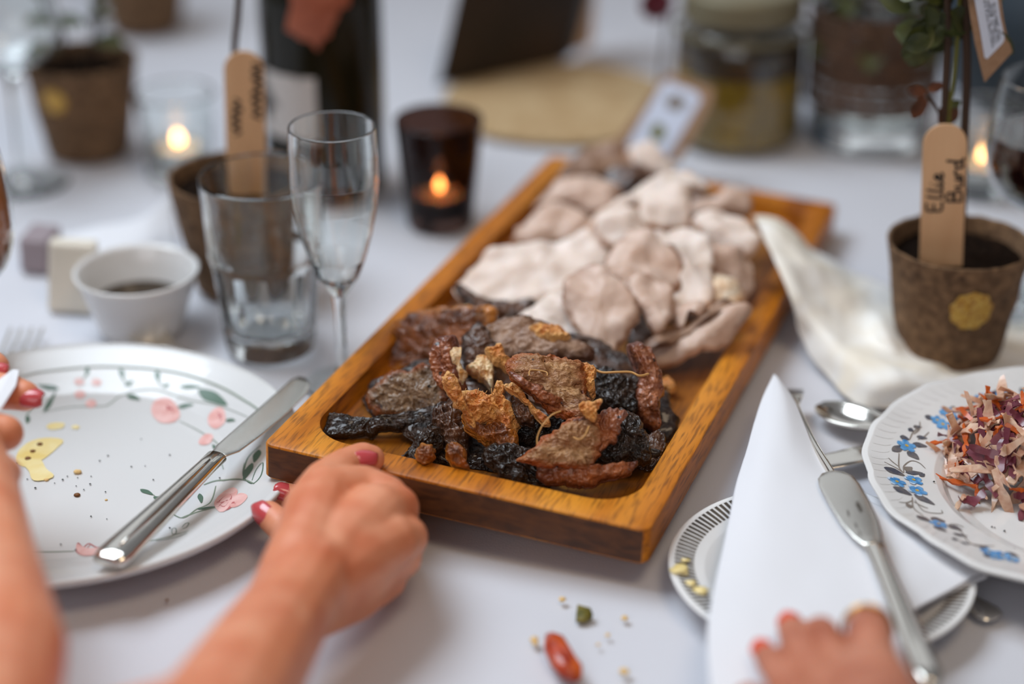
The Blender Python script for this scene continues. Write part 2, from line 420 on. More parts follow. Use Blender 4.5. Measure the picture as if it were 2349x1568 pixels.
def slab(name, poly, hz, n, th, mtl, bulge=.004, rough=.0015, jag=.0012, freq=90., n_a=80, n_r=12, parent=None, curl=0., ctr=None, edge=6., grow=1., wave=0.):
    """an irregular slice: outline poly (pixels) laid on a tilted plane through height hz of the board, thickness th, bulged and bumpy"""
    SEED[0] += 17.3; sd = SEED[0]
    n = Vector(n).normalized()
    cx = sum(p[0] for p in poly) / len(poly); cy = sum(p[1] for p in poly) / len(poly)
    if ctr: cx, cy = ctr
    A = bat(cx, cy, hz)
    poly = [(cx + (x - cx) * grow, cy + (y - cy) * grow) for x, y in poly]
    P = resample([on_plane(px, py, A, n) for px, py in poly], n_a)
    ax = Vector((1, 0, 0)); ax = (ax - n * ax.dot(n)).normalized(); ay = n.cross(ax)
    JG = [Vector()] * n_a
    for i in range(n_a):
        d = (P[i] - A); q = d.normalized()
        JG[i] = q * (jag * 2.4 * noise.noise(P[i] * 70 + Vector((sd, 3, 0))) + jag * 1.1 * noise.noise(P[i] * 160 + Vector((sd, 0, 0))) + jag * .9 * noise.noise(P[i] * 420 + Vector((0, sd, 0))))
    R = max((p - A).length for p in P)
    v, rim, f = [], [], []
    for side in (1, -1):
        for r in range(n_r + 1):
            t = 1 - (r / n_r) ** 1.5 if r < n_r else 0
            for i in range(n_a):
                p = A + (P[i] - A) * t + JG[i] * t ** 5
                prof = (1 - t ** edge) ** .5
                d = bulge * (1 - t * t) + curl * ((p - A).length / R) ** 2
                d += wave * (noise.noise(p * 34 + Vector((sd, 0, 3))) + .6 * noise.noise(p * 75 + Vector((3, sd, 0))))
                nn = rough * (noise.noise(p * freq + Vector((sd, 2, 1))) + .8 * (.5 - abs(noise.noise(p * freq * 1.9 + Vector((1, sd, 1)))) * 2) + .45 * noise.noise(p * freq * 6.1 + Vector((1, 4, sd))))
                h = d + side * th * .5 * prof + nn * (prof if side > 0 else .5 * prof)
                q = p + n * (h - th * .5)
                v.append(q); rim.append(t if side > 0 else 1.0)
    K = n_a * (n_r + 1)
    for s in (0, 1):
        for r in range(n_r):
            for i in range(n_a):
                a, b = s * K + r * n_a + i, s * K + r * n_a + (i + 1) % n_a
                f.append((a, b, b + n_a, a + n_a))
    for i in range(n_a): f.append((i, (i + 1) % n_a, K + (i + 1) % n_a, K + i))
    fl = BF + .0006
    for k, q in enumerate(v):
        l = BMI @ q
        if l.z < BT + .0004:                                    # keep low edges inside the well
            l.x = max(-.0925, min(.0925, l.x)); l.y = max(.0215, min(.4700, l.y)); v[k] = BM @ l
        if abs(l.x) < .0945 and .0195 < l.y < .472 and l.z < fl: v[k] = BM @ Vector((l.x, l.y, fl))
    return obj(name, v, f, mtl, parent, rim=rim, origin=A, w=True)


Z6 = lambda *q: [(700 + x / 2.412, 650 + y / 2.412) for x, y in q]
Z4 = lambda *q: [(820 + x / 4.355, 700 + y / 4.355) for x, y in q]
Z5 = lambda *q: [(1150 + x / 4.238, 760 + y / 4.238) for x, y in q]
Z7 = lambda *q: [(1000 + x / 2.4726, 300 + y / 2.4726) for x, y in q]
UP = (0, -.35, .94); TI = (0, -.62, .78); FA = (0, -.85, .5); LE = (-.45, -.55, .7); RI = (.45, -.55, .7)
GW = 'carved white pork slices on the board'; GD = 'dark roast pork and crackling on the board'
PORK = [
    ('pork_slice', Z7((140, 860), (260, 770), (360, 690), (560, 650), (700, 620), (860, 560), (930, 620), (960, 720), (900, 790), (800, 830), (760, 920), (640, 990), (480, 990), (300, 950), (170, 910)), .034, UP, .006, 'pork', 'broad white pork slice lying across the board beside its left rim', .006),
    ('pork_slice', Z7((450, 1080), (600, 980), (760, 900), (830, 1000), (850, 1100), (850, 1210), (760, 1180), (650, 1110)), .032, UP, .005, 'pork', 'pale pork slice tucked under the drooping slice above the crackling', .003),
    ('pork_slice', Z7((740, 850), (830, 775), (920, 762), (1000, 830), (1130, 950), (1150, 1030), (1060, 1160), (1010, 1260), (980, 1335), (910, 1310), (850, 1200), (790, 1060), (750, 950)), .044, TI, .006, 'porkpink', 'pinkish pork slice drooping to a point over the crackling', .008),
    ('pork_slice', Z7((980, 700), (1080, 600), (1180, 560), (1320, 660), (1390, 770), (1370, 840), (1280, 890), (1200, 960), (1110, 930), (1000, 820)), .056, UP, .006, 'porkpink', 'rounded tan-edged pork slice on top in the middle of the pile', .007),
    ('pork_slice', Z7((1100, 820), (1310, 870), (1330, 1000), (1300, 1120), (1240, 1150), (1190, 1050), (1120, 950)), .046, TI, .006, 'porkpink', 'hanging pork slice between the drooping slice and the folded white one', .004),
    ('pork_slice', Z7((1230, 560), (1420, 545), (1540, 600), (1570, 740), (1560, 930), (1510, 990), (1340, 1000), (1320, 920), (1400, 790), (1340, 660)), .055, UP, .006, 'pork', 'white pork slice folded down towards the right rim with ragged lower edge', .006),
    ('pork_slice', Z7((1330, 980), (1430, 960), (1530, 985), (1500, 1060), (1440, 1030), (1400, 1105), (1370, 1060)), .043, TI, .005, 'porkpink', 'small torn pork flap under the folded white slice', .003),
    ('pork_slice', Z7((1200, 1240), (1420, 1120), (1560, 1030), (1700, 1000), (1760, 1030), (1690, 1130), (1640, 1190), (1500, 1250), (1330, 1310), (1250, 1300)), .032, TI, .007, 'porkpink', 'long pork slice leaning against the right rim, lowest of the white ones', .005),
    ('pork_slice', Z7((1190, 1190), (1330, 1160), (1560, 990), (1640, 960), (1740, 1000), (1600, 1060), (1420, 1150), (1220, 1240)), .038, UP, .004, 'porkgrey', 'narrow greyish pork slice lying on the long right-hand slice', .003),
    ('pork_slice', Z7((1480, 480), (1620, 465), (1780, 540), (1825, 640), (1740, 700), (1610, 640), (1510, 570)), .055, UP, .006, 'pork', 'bright white pork slice under the end of the muslin cloth', .006),
    ('pork_slice', Z7((880, 480), (1050, 365), (1200, 285), (1340, 240), (1450, 270), (1500, 330), (1430, 340), (1300, 310), (1150, 370), (1000, 450), (900, 510)), .064, UP, .005, 'pork', 'long curled pork strip arching over the top of the pile', .004),
    ('pork_slice', Z7((1180, 340), (1320, 290), (1430, 330), (1420, 430), (1400, 520), (1280, 550), (1160, 540), (1160, 440)), .061, UP, .006, 'pork', 'square white pork piece beside the arching strip', .005),
    ('pork_slice', Z7((470, 570), (550, 450), (660, 405), (780, 410), (840, 480), (850, 550), (700, 590), (600, 630), (490, 610)), .042, UP, .006, 'porkpink', 'pale mauve pork slice near the left rim behind the broad slice', .006),
    ('pork_slice', Z7((500, 600), (620, 610), (740, 570), (850, 555), (840, 600), (700, 640), (600, 665), (520, 640)), .03, UP, .006, 'porkdark', 'dark pork piece under the mauve slice by the left rim', .003),
    ('pork_slice', Z7((560, 430), (640, 330), (780, 270), (900, 235), (1010, 300), (1020, 400), (920, 450), (760, 400), (660, 410)), .048, UP, .007, 'porkpink', 'brownish pink pork slice at the far left of the pile', .006),
    ('pork_slice', Z7((690, 270), (780, 150), (880, 95), (1000, 75), (1140, 100), (1130, 190), (980, 240), (820, 270)), .05, UP, .008, 'porkgrey', 'grey-brown pork slice at the far end of the board', .008),
    ('pork_slice', Z7((1100, 110), (1220, 95), (1345, 190), (1310, 230), (1150, 215)), .053, UP, .007, 'pork', 'small pale pork slice under the leaning tag at the far end', .006),
    ('pork_slice', Z7((900, 500), (1010, 460), (1150, 490), (1190, 540), (1200, 600), (1060, 620), (950, 580)), .058, UP, .005, 'pork', 'thin white pork scrap between the arching strip and the rounded slice', .003),
    ('pork_slice', Z7((980, 240), (1150, 205), (1330, 225), (1280, 270), (1140, 300), (1020, 340)), .046, UP, .006, 'porkdark', 'dark pork piece in the gap behind the arching strip', .003),
    ('pork_slice', Z7((1560, 640), (1700, 680), (1790, 760), (1800, 880), (1740, 930), (1640, 820), (1570, 760)), .044, RI, .007, 'porkpink', 'brownish pork slice beside the right rim under the bright white slice', .005),
    ('pork_slice', Z7((1550, 830), (1660, 820), (1745, 940), (1650, 985), (1560, 950)), .044, UP, .006, 'porkfat', 'golden fatty pork bit at the right of the pile', .004),
    ('pork_slice', Z7((1410, 430), (1560, 395), (1690, 330), (1785, 395), (1770, 470), (1620, 470), (1430, 500)), .046, UP, .006, 'porkpink', 'ragged pink pork strip towards the far right corner of the well', .005),
    ('pork_slice', Z7((1420, 370), (1500, 335), (1640, 340), (1700, 350), (1620, 400), (1440, 430)), .038, UP, .006, 'porkdark', 'dark pork strip under the ragged pink one at the far right', .003),
    ('pork_slice', Z7((150, 890), (300, 930), (440, 960), (545, 985), (480, 1060), (330, 1080), (200, 980)), .026, UP, .006, 'porkdark', 'brown pork slice showing under the broad white slice', .003),
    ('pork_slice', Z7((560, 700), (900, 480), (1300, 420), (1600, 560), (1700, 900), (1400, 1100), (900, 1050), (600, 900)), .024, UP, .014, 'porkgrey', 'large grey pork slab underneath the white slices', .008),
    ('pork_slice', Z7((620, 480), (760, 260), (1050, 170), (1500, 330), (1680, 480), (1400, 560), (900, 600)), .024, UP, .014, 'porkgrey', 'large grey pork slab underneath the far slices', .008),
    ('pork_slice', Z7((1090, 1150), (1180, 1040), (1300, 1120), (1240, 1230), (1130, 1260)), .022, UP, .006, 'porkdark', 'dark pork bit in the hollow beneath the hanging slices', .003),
]
for i, (nm, poly, hz, n, th, m, lab, bg_) in enumerate(PORK):
    tag(slab(nm, poly, hz, n, th, MT[m], bulge=bg_ * .75, rough=.0007, jag=.0016, freq=110, edge=16., grow=1.1, wave=.0075), lab, 'pork slice', GW)

DARK = [
    ('crackling', Z4((540, 75), (800, 60), (1220, 40), (1180, 200), (1080, 420), (800, 520), (560, 590), (330, 580), (290, 420), (400, 190)), .03, LE, .011, 'crust', 'large square of brown crackling with orange edge beside the left rim', .004, .003),
    ('pork_slice', Z4((110, 900), (200, 800), (350, 730), (480, 680), (640, 635), (750, 670), (830, 830), (810, 990), (680, 1060), (520, 1060), (360, 1080), (230, 1020)), .026, (-.2, -.7, .68), .007, 'tanwet', 'wet grey-brown pork slice leaning at the left of the crackling heap', .005, .002),
    ('crackling', Z6((80, 760), (110, 722), (150, 712), (215, 775), (420, 745), (640, 690), (730, 670), (760, 710), (640, 770), (420, 810), (200, 835), (110, 830)), .019, TI, .008, 'char', 'long curved strip of dark rind reaching the corner of the well', .003, .002),
    ('crackling', Z4((745, 560), (770, 450), (830, 375), (900, 385), (930, 520), (950, 700), (1000, 860), (960, 930), (880, 860), (790, 740)), .046, (-.6, -.7, .4), .01, 'stickmeat', 'curled upright purple-brown crackling with cream fat inside', .004, .002),
    ('crackling', Z4((1180, 540), (1220, 490), (1290, 500), (1370, 590), (1360, 700), (1335, 810), (1260, 730), (1180, 660), (1100, 620)), .044, TI, .01, 'fatcream', 'small pointed cream and brown chunk in the middle of the crackling', .005, .002),
    ('crackling', Z4((1310, 430), (1380, 395), (1440, 395), (1480, 480), (1610, 575), (1560, 650), (1440, 570), (1340, 490)), .052, TI, .009, 'orange', 'bent orange crackling bit beside the tan slice', .004, .002),
    ('crackling', Z4((1070, 880), (1200, 855), (1340, 865), (1390, 765), (1480, 790), (1465, 880), (1530, 1000), (1530, 1180), (1490, 1215), (1400, 1150), (1290, 1150), (1190, 1190), (1120, 1090), (1060, 960)), .042, (0, -.75, .65), .012, 'orange', 'torn bright orange crackling crust standing in the front of the heap', .006, .003),
    ('crackling', Z4((890, 740), (970, 722), (1060, 890), (1110, 1040), (1160, 1180), (1110, 1160), (1010, 1010), (920, 880)), .047, FA, .008, 'orange', 'narrow orange crackling strip leaning on the torn orange crust', .003, .002),
    ('crackling', Z4((1080, 1090), (1190, 1180), (1480, 1190), (1560, 1300), (1500, 1400), (1350, 1400), (1220, 1310), (1120, 1220)), .031, TI, .012, 'crust', 'brown glossy underside piece below the torn orange crust', .004, .003),
    ('crackling', Z4((820, 1000), (960, 960), (1080, 1060), (1090, 1300), (1060, 1500), (900, 1400), (800, 1250), (760, 1120)), .027, TI, .012, 'porkdark', 'dark reddish pork chunk below the curled crackling', .004, .003),
    ('crackling', Z4((450, 1500), (560, 1400), (650, 1280), (720, 1195), (810, 1240), (810, 1390), (720, 1480), (620, 1560), (500, 1560)), .023, TI, .01, 'char', 'glossy black sticky crackling by the near edge of the well', .004, .003),
    ('crackling', Z4((600, 1470), (650, 1410), (720, 1395), (770, 1440), (760, 1510), (690, 1560), (620, 1540)), .027, FA, .014, 'crust', 'blistered golden blob on the sticky black crackling', .006, .003),
    ('crackling', Z4((900, 1470), (930, 1400), (1000, 1380), (1050, 1430), (1060, 1530), (1130, 1640), (1000, 1620), (920, 1560)), .026, TI, .013, 'crust', 'blistered golden crackling knob next to the near rim', .006, .003),
    ('pork_slice', Z5((150, 270), (300, 225), (480, 250), (700, 310), (770, 380), (800, 520), (840, 660), (850, 760), (780, 820), (640, 790), (500, 710), (370, 620), (240, 520), (130, 420)), .054, (.05, -.6, .8), .008, 'tan', 'large fibrous tan pork slice on top of the crackling heap', .006, .0025),
    ('crackling', Z5((120, 420), (200, 440), (330, 540), (520, 620), (560, 660), (540, 720), (400, 660), (250, 560), (140, 480)), .054, FA, .007, 'stickmeat', 'reddish rind strip along the lower edge of the tan slice', .003, .002),
    ('crackling', Z5((740, 720), (800, 680), (950, 690), (950, 760), (910, 850), (830, 850), (760, 790)), .055, FA, .01, 'orange', 'crumbly orange lump at the tip of the tan slice', .005, .003),
    ('crackling', Z5((760, 320), (830, 300), (920, 350), (915, 480), (910, 580), (830, 580), (800, 460)), .054, TI, .007, 'orange', 'ragged yellow crackling flake at the right end of the tan slice', .003, .003),
    ('crackling', Z5((870, 430), (1000, 380), (1180, 390), (1350, 430), (1380, 650), (1260, 790), (1080, 760), (920, 640)), .036, TI, .012, 'char', 'charred black skin behind the upright crackling stick', .005, .003),
    ('crackling', Z5((1000, 800), (1130, 780), (1250, 800), (1360, 900), (1420, 1090), (1410, 1210), (1200, 1230), (1020, 1180), (960, 980)), .034, (.15, -.7, .7), .012, 'char', 'shiny black charred skin by the right rim at the near end', .005, .003),
    ('pork_slice', Z5((240, 1210), (420, 1100), (560, 950), (700, 880), (880, 840), (940, 960), (930, 1130), (850, 1310), (680, 1310), (520, 1290), (400, 1250)), .036, (0, -.72, .7), .008, 'tan', 'speckled tan pork slice leaning at the near right of the heap', .005, .0025),
    ('crackling', Z5((1000, 840), (1090, 790), (1200, 795), (1180, 890), (1080, 1040), (960, 1170), (900, 1120), (920, 960)), .043, FA, .009, 'stickmeat', 'red-brown rind with whitish end against the speckled slice', .004, .002),
    ('crackling', Z5((1325, 230), (1400, 185), (1480, 240), (1550, 400), (1570, 560), (1540, 700), (1540, 890), (1480, 890), (1390, 810), (1355, 650), (1380, 430)), .04, (.3, -.8, .5), .013, 'stickmeat', 'upright red-brown crackling stick near the right rim', .006, .002),
    ('crackling', Z5((430, 1320), (510, 1290), (640, 1285), (780, 1330), (900, 1350), (1030, 1320), (1150, 1285), (1270, 1265), (1140, 1370), (960, 1440), (780, 1480), (600, 1450), (470, 1440)), .023, TI, .009, 'stickmeat', 'knobbly crackling strip lying along the near edge of the well', .005, .003),
    ('crackling', Z5((80, 560), (180, 545), (260, 650), (350, 760), (425, 820), (380, 845), (260, 740), (170, 630)), .047, TI, .007, 'orange', 'slim orange-brown crackling sliver left of the tan slice', .003, .002),
    ('crackling', Z5((130, 650), (220, 640), (300, 760), (300, 860), (220, 880), (140, 800)), .041, TI, .009, 'porkdark', 'dark lumpy pork bit under the slim sliver', .004, .003),
    ('crackling', Z5((-60, 1120), (120, 1090), (260, 1180), (420, 1290), (420, 1420), (200, 1440), (0, 1370), (-100, 1260)), .021, TI, .009, 'char', 'black glossy skin lying flat in the near middle of the well', .004, .003),
    ('crackling', Z5((250, 880), (420, 800), (640, 800), (860, 870), (760, 1000), (520, 1020), (380, 1100), (200, 1080), (180, 960)), .026, TI, .012, 'char', 'black charred chunk in the hollow under the tan slice', .003, .003),
    ('pork_slice', Z6((960, 270), (1060, 225), (1180, 203), (1330, 220), (1430, 290), (1560, 365), (1440, 400), (1250, 395), (1120, 370), (1020, 330)), .046, UP, .008, 'porkgrey', 'grey-brown roast slice behind the tan slice under the drooping white one', .004, .002),
    ('crackling', Z6((890, 330), (930, 240), (1000, 235), (1050, 330), (1040, 400), (980, 470), (890, 470)), .044, TI, .009, 'porkdark', 'dark triangular pork piece behind the cream chunk', .004, .002),
    ('crackling', Z6((1260, 240), (1340, 225), (1440, 270), (1450, 300), (1350, 300)), .052, UP, .006, 'orange', 'yellow crackling scrap under the drooping white slice', .003, .002),
    ('crackling', Z6((860, 20), (960, 70), (1120, 100), (1240, 130), (1150, 220), (1010, 210), (930, 130)), .03, UP, .009, 'porkdark', 'dark pork chunk between the orange-edged crackling and the broad white slice', .004, .003),
    ('crackling', Z6((1880, 850), (1960, 800), (1990, 900), (1970, 960), (1860, 960)), .02, UP, .006, 'porkdark', 'flat brown scrap beside the right rim below the stick', .002, .002),
    ('crackling', Z6((1970, 540), (2010, 520), (2045, 560), (2020, 590), (1980, 575)), .016, UP, .006, 'orange', 'small yellow crumb of crackling right of the stick', .002, .001),
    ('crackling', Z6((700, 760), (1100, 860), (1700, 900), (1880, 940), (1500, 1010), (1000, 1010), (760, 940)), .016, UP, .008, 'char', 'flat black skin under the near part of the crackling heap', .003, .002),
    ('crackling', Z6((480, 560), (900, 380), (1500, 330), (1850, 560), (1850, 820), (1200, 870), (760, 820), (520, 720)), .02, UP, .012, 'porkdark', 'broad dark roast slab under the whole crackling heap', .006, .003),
]
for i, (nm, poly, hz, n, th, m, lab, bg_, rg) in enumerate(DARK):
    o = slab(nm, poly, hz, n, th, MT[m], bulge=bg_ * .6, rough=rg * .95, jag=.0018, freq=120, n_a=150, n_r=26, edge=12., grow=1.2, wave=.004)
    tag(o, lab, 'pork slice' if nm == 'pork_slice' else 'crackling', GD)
    if 'curled upright' in lab:
        slab('fat', Z4((900, 400), (970, 440), (1045, 435), (1030, 550), (1110, 700), (1090, 790), (1040, 870), (1000, 860), (950, 700), (920, 540)), .047, (.1, -.9, .4), .008, MT['fatcream'], bulge=.003, rough=.002, jag=.001, parent=o)
    if 'large square' in lab:
        slab('fat', Z4((890, 40), (990, 0), (1140, -5), (1140, 50), (1010, 75), (900, 70)), .042, TI, .006, MT['fatcream'], bulge=.003, rough=.002, parent=o)



def strand(pts, r, lab, hz):
    P = smoothpath([bat(x, y, h) for (x, y), h in zip(pts, hz)], 8)
    o = obj('meat_fibre', *tube(P, r, 6), MT['fibre'], origin=P[len(P) // 2]); tag(o, lab, 'meat fibre', 'loose fibres on the crackling')


strand(Z6((1610, 480), (1650, 492), (1720, 490), (1800, 490), (1850, 510), (1900, 500)), .0007, 'pale sinew stretched from the tan slice to the upright stick', (.056, .056, .057, .057, .056, .055))
strand(Z6((1285, 890), (1285, 850), (1310, 790), (1360, 730), (1415, 705)), .00045, 'long fine sinew arching down from the tan slice', (.04, .043, .048, .052, .053))
strand(Z6((1485, 850), (1520, 862), (1550, 835), (1570, 790)), .00045, 'short hooked sinew above the speckled slice', (.046, .047, .049, .05))
strand(Z6((1240, 510), (1245, 480), (1290, 480), (1335, 490), (1340, 510)), .0004, 'thin looped sinew lying on the tan slice', (.061, .062, .062, .062, .061))
for k in range(9):
    x = 1085 + 42 * k; p = Z4((x, 862 - (10 if k % 3 else 35) + (k > 10) * -30), (x + random.uniform(-20, 20), 905))
    strand([p[0], ((p[0][0] + p[1][0]) / 2 + random.uniform(-2, 2), (p[0][1] + p[1][1]) / 2), p[1]], .0002, 'fine upright fibre on the torn orange crust', (.05, .049, .047))

# ------------------------------------------------------------------ plates with printed decoration
class Plate:
    """lathe dish: top profile [(r,z)], with a surface that print can lie on"""
    def __init__(s, name, label, c, top, foot, th, m, n=96, scal=None):
        s.c = Vector(c); s.top = top; s.scal = scal
        s.o = thing(name, label, 'plate' if 'saucer' not in name else 'saucer', c)
        r1, z1 = top[-1]
        under = [(r1 - .0008, z1 - th * .55)] + [(r, z - th) for r, z in reversed(top[:-1]) if r > foot + .006] + [(foot + .004, foot_z + .0015) for foot_z in (.0,)] + [(foot + .002, 0), (foot - .001, 0), (foot - .003, .002), (0.0005, .002)]
        s.body = obj('dish', *lathe(list(top) + [(r1 + .0003, z1 - th * .25)] + under, n, mod=scal), m, s.o)

    def z(s, r):
        T = s.top
        for (a, za), (b, zb) in zip(T, T[1:]):
            if r <= b: return za + (zb - za) * (r - a) / (b - a)
        return T[-1][1]

    def hit(s, px, py):
        z = .01
        for _ in range(12):
            p = at(px, py, s.c.z + z) - s.c; z = s.z(min(sqrt(p.x ** 2 + p.y ** 2), s.top[-1][0]))
        return Vector((p.x, p.y, 0))

    def put(s, p, e=.00025):
        r = min(sqrt(p[0] ** 2 + p[1] ** 2), s.top[-1][0] - .0005); dz = 0
        if s.scal and r > .02:
            t = math.atan2(p[1], p[0]); q, dz = s.scal(t, r, 0); r = r * r / q
        return Vector((p[0], p[1], s.z(r) + dz + e))

    def poly(s, pts, e=.00025, n=24):
        P = resample([(q[0], q[1], 0) for q in pts], n); c = sum(P, Vector()) / n
        v = [s.put(c, e)] + [s.put(c.lerp(p, .5), e) for p in P] + [s.put(p, e) for p in P]
        f = [(0, 1 + i, 1 + (i + 1) % n) for i in range(n)] + [(1 + i, 1 + n + i, 1 + n + (i + 1) % n, 1 + (i + 1) % n) for i in range(n)]
        return v, f

    def line(s, pts, w, e=.0002, m=6):
        P = [s.put(p, e) for p in smoothpath([(q[0], q[1], 0) for q in pts], m)]
        k = len(P); return ribbon(P, [w * (.55 + .45 * sin(pi * (i + .5) / k)) for i in range(k)])

    def pxpoly(s, pts, e=.00025, n=24): return s.poly([s.hit(*p) for p in pts], e, n)
    def pxline(s, pts, w, e=.0002): return s.line([s.hit(*p) for p in pts], w, e)

    def leaf(s, a, b, w, e=.00028):
        """leaf from a to b (plate coordinates)"""
        a, b = Vector((a[0], a[1])), Vector((b[0], b[1])); d = b - a; q = Vector((-d.y, d.x)).normalized() * w
        return s.poly([a, a.lerp(b, .3) + q * .8, a.lerp(b, .6) + q * .75, b, a.lerp(b, .6) - q * .6, a.lerp(b, .3) - q * .8], e, 16)

    def pxleaf(s, a, b, w, e=.00028): return s.leaf(s.hit(*a), s.hit(*b), w, e)


LP = Plate('dinner_plate', 'large cream plate printed with pink tulips and green stems, holding a used knife', (-.2538, .9599, 0),
           [(0.0005, .0075), (.04, .0075), (.078, .0078), (.092, .0090), (.103, .0122), (.114, .0165), (.124, .0198), (.1302, .0216), (.1335, .0222), (.1345, .0216)], .08, .0045, MT['cream_china'], 128)
Z1 = lambda x, y: (x / 1.9895, 780 + y / 1.9895)
H = lambda x, y: LP.hit(*Z1(x, y))
L1 = lambda pts, w: LP.line([H(*p) for p in pts], w)
P1 = lambda pts: LP.poly([H(*p) for p in pts], .0003)
F1 = lambda a, b, w: LP.leaf(H(*a), H(*b), w)
green = [L1([(100, 165), (200, 140), (400, 120), (560, 120), (720, 133), (860, 160), (1000, 210), (1100, 265), (1190, 330), (1215, 420)], .0022),
         L1([(190, 330), (330, 305), (480, 300), (560, 250), (700, 225), (850, 270), (1000, 300), (1130, 350)], .0009),
         L1([(130, 965), (240, 966), (340, 963)], .0009), L1([(480, 950), (620, 930), (760, 900), (860, 870)], .0008),
         L1([(700, 705), (820, 810), (900, 770), (960, 740), (985, 665)], .001), L1([(830, 810), (900, 785), (990, 762)], .0014),
         L1([(820, 370), (900, 410), (990, 470), (1000, 520), (1020, 590)], .0008), L1([(930, 660), (1000, 640), (1100, 635), (1160, 655)], .0016),
         L1([(400, 120), (390, 160), (370, 185)], .001), L1([(545, 125), (560, 175), (600, 215)], .001), L1([(715, 130), (720, 185), (750, 215)], .001),
         L1([(1060, 420), (1110, 400), (1150, 360), (1190, 330)], .001), L1([(120, 380), (130, 330), (200, 240)], .001)]
leaf = [F1((270, 225), (170, 205), .0028), F1((400, 122), (395, 165), .0018), F1((550, 130), (562, 178), .002), F1((715, 140), (722, 190), .0022), F1((905, 225), (1040, 300), .0045), F1((810, 305), (885, 295), .0026), F1((580, 250), (640, 275), .0028),
        F1((820, 212), (920, 215), .002), F1((1030, 365), (1075, 368), .002), F1((570, 210), (610, 185), .002), F1((745, 215), (775, 200), .0018), F1((200, 330), (255, 232), .002), F1((125, 345), (128, 380), .0018), F1((900, 770), (990, 760), .0016), F1((970, 475), (1000, 520), .0014), F1((640, 680), (700, 708), .0022), F1((700, 715), (760, 735), .0024), F1((910, 700), (920, 745), .0018), F1((1150, 560), (1110, 640), .003), F1((1180, 500), (1160, 560), .003)]
outl = [L1([(785, 862), (800, 858), (805, 875), (795, 887), (785, 880), (785, 862)], .0005), L1([(800, 885), (850, 875)], .0005), L1([(830, 855), (845, 838), (862, 835), (850, 855), (832, 860)], .0005),
        L1([(1115, 560), (1110, 620), (1150, 655), (1190, 620), (1200, 560), (1170, 590), (1150, 640)], .0007), L1([(1110, 620), (1130, 540), (1190, 480)], .0008), L1([(710, 915), (800, 900), (855, 880)], .0006)]
pink = []
for cx, cy, r in ((362, 190, 22), (440, 193, 22), (365, 248, 24), (415, 290, 24)):
    pink.append(P1([(cx + r * cos(a) * 1.05, cy + r * .8 * sin(a)) for a in [k * pi / 4 for k in range(8)]]))
pink += [P1([(690, 310), (710, 275), (760, 262), (800, 290), (822, 340), (800, 372), (740, 380), (700, 350)]), P1([(950, 350), (985, 310), (1020, 315), (1028, 370), (990, 405), (955, 390)]), P1([(905, 465), (935, 430), (972, 435), (960, 470), (925, 480)])]
pink += [P1([(978, 740), (1010, 700), (1060, 672), (1085, 690), (1060, 740), (1020, 785), (990, 775)]), P1([(1050, 745), (1090, 700), (1130, 712), (1100, 750), (1060, 765)]), P1([(350, 930), (400, 950), (480, 945), (470, 968), (410, 985), (360, 975)])]
rose = [P1([(760, 290), (800, 300), (818, 345), (790, 350), (765, 330)]), P1([(990, 330), (1020, 325), (1022, 375), (1000, 385)]), P1([(985, 745), (1040, 705), (1060, 720), (1020, 770)]), P1([(995, 778), (1040, 745), (1080, 740), (1040, 775)]),
        L1([(347, 965), (355, 925), (380, 945), (405, 928), (440, 945), (480, 945), (440, 972), (400, 983), (360, 975), (347, 960)], .0008), L1([(405, 975), (400, 950), (415, 930)], .0006)]
for nm, ms, m in (('stem_print', green, 'pgreen'), ('leaf_print', leaf, 'pgreen2'), ('outline_print', outl, 'pgreen2'), ('tulip_print', pink, 'ppink'), ('petal_print', rose, 'pred')):
    for q in ms: obj(nm, *q, MT[m], LP.o)


def on_dish(D, px, py, e=.0005): q = D.hit(px, py); return D.put(q, e) + D.c


def blob(name, c, r, m, lab=None, cat=None, group=None, seed=0, sq=(1, 1, .7), parent=None, nz=.25):
    v, f = [], []; n, k = 12, 7
    for i in range(k + 1):
        a = pi * i / k
        for j in range(n):
            b = 2 * pi * j / n; d = Vector((sin(a) * cos(b), sin(a) * sin(b), cos(a)))
            s = 1 + nz * noise.noise(d * 1.6 + Vector((seed * 3.1, seed, 0)))
            v.append(Vector(c) + Vector((d.x * r * sq[0], d.y * r * sq[1], d.z * r * sq[2])) * s)
    for i in range(k):
        for j in range(n): f.append((i * n + j, i * n + (j + 1) % n, (i + 1) * n + (j + 1) % n, (i + 1) * n + j))
    o = obj(name, v, f, MT[m], parent, origin=c, w=True)
    if lab: tag(o, lab, cat, group)
    return o


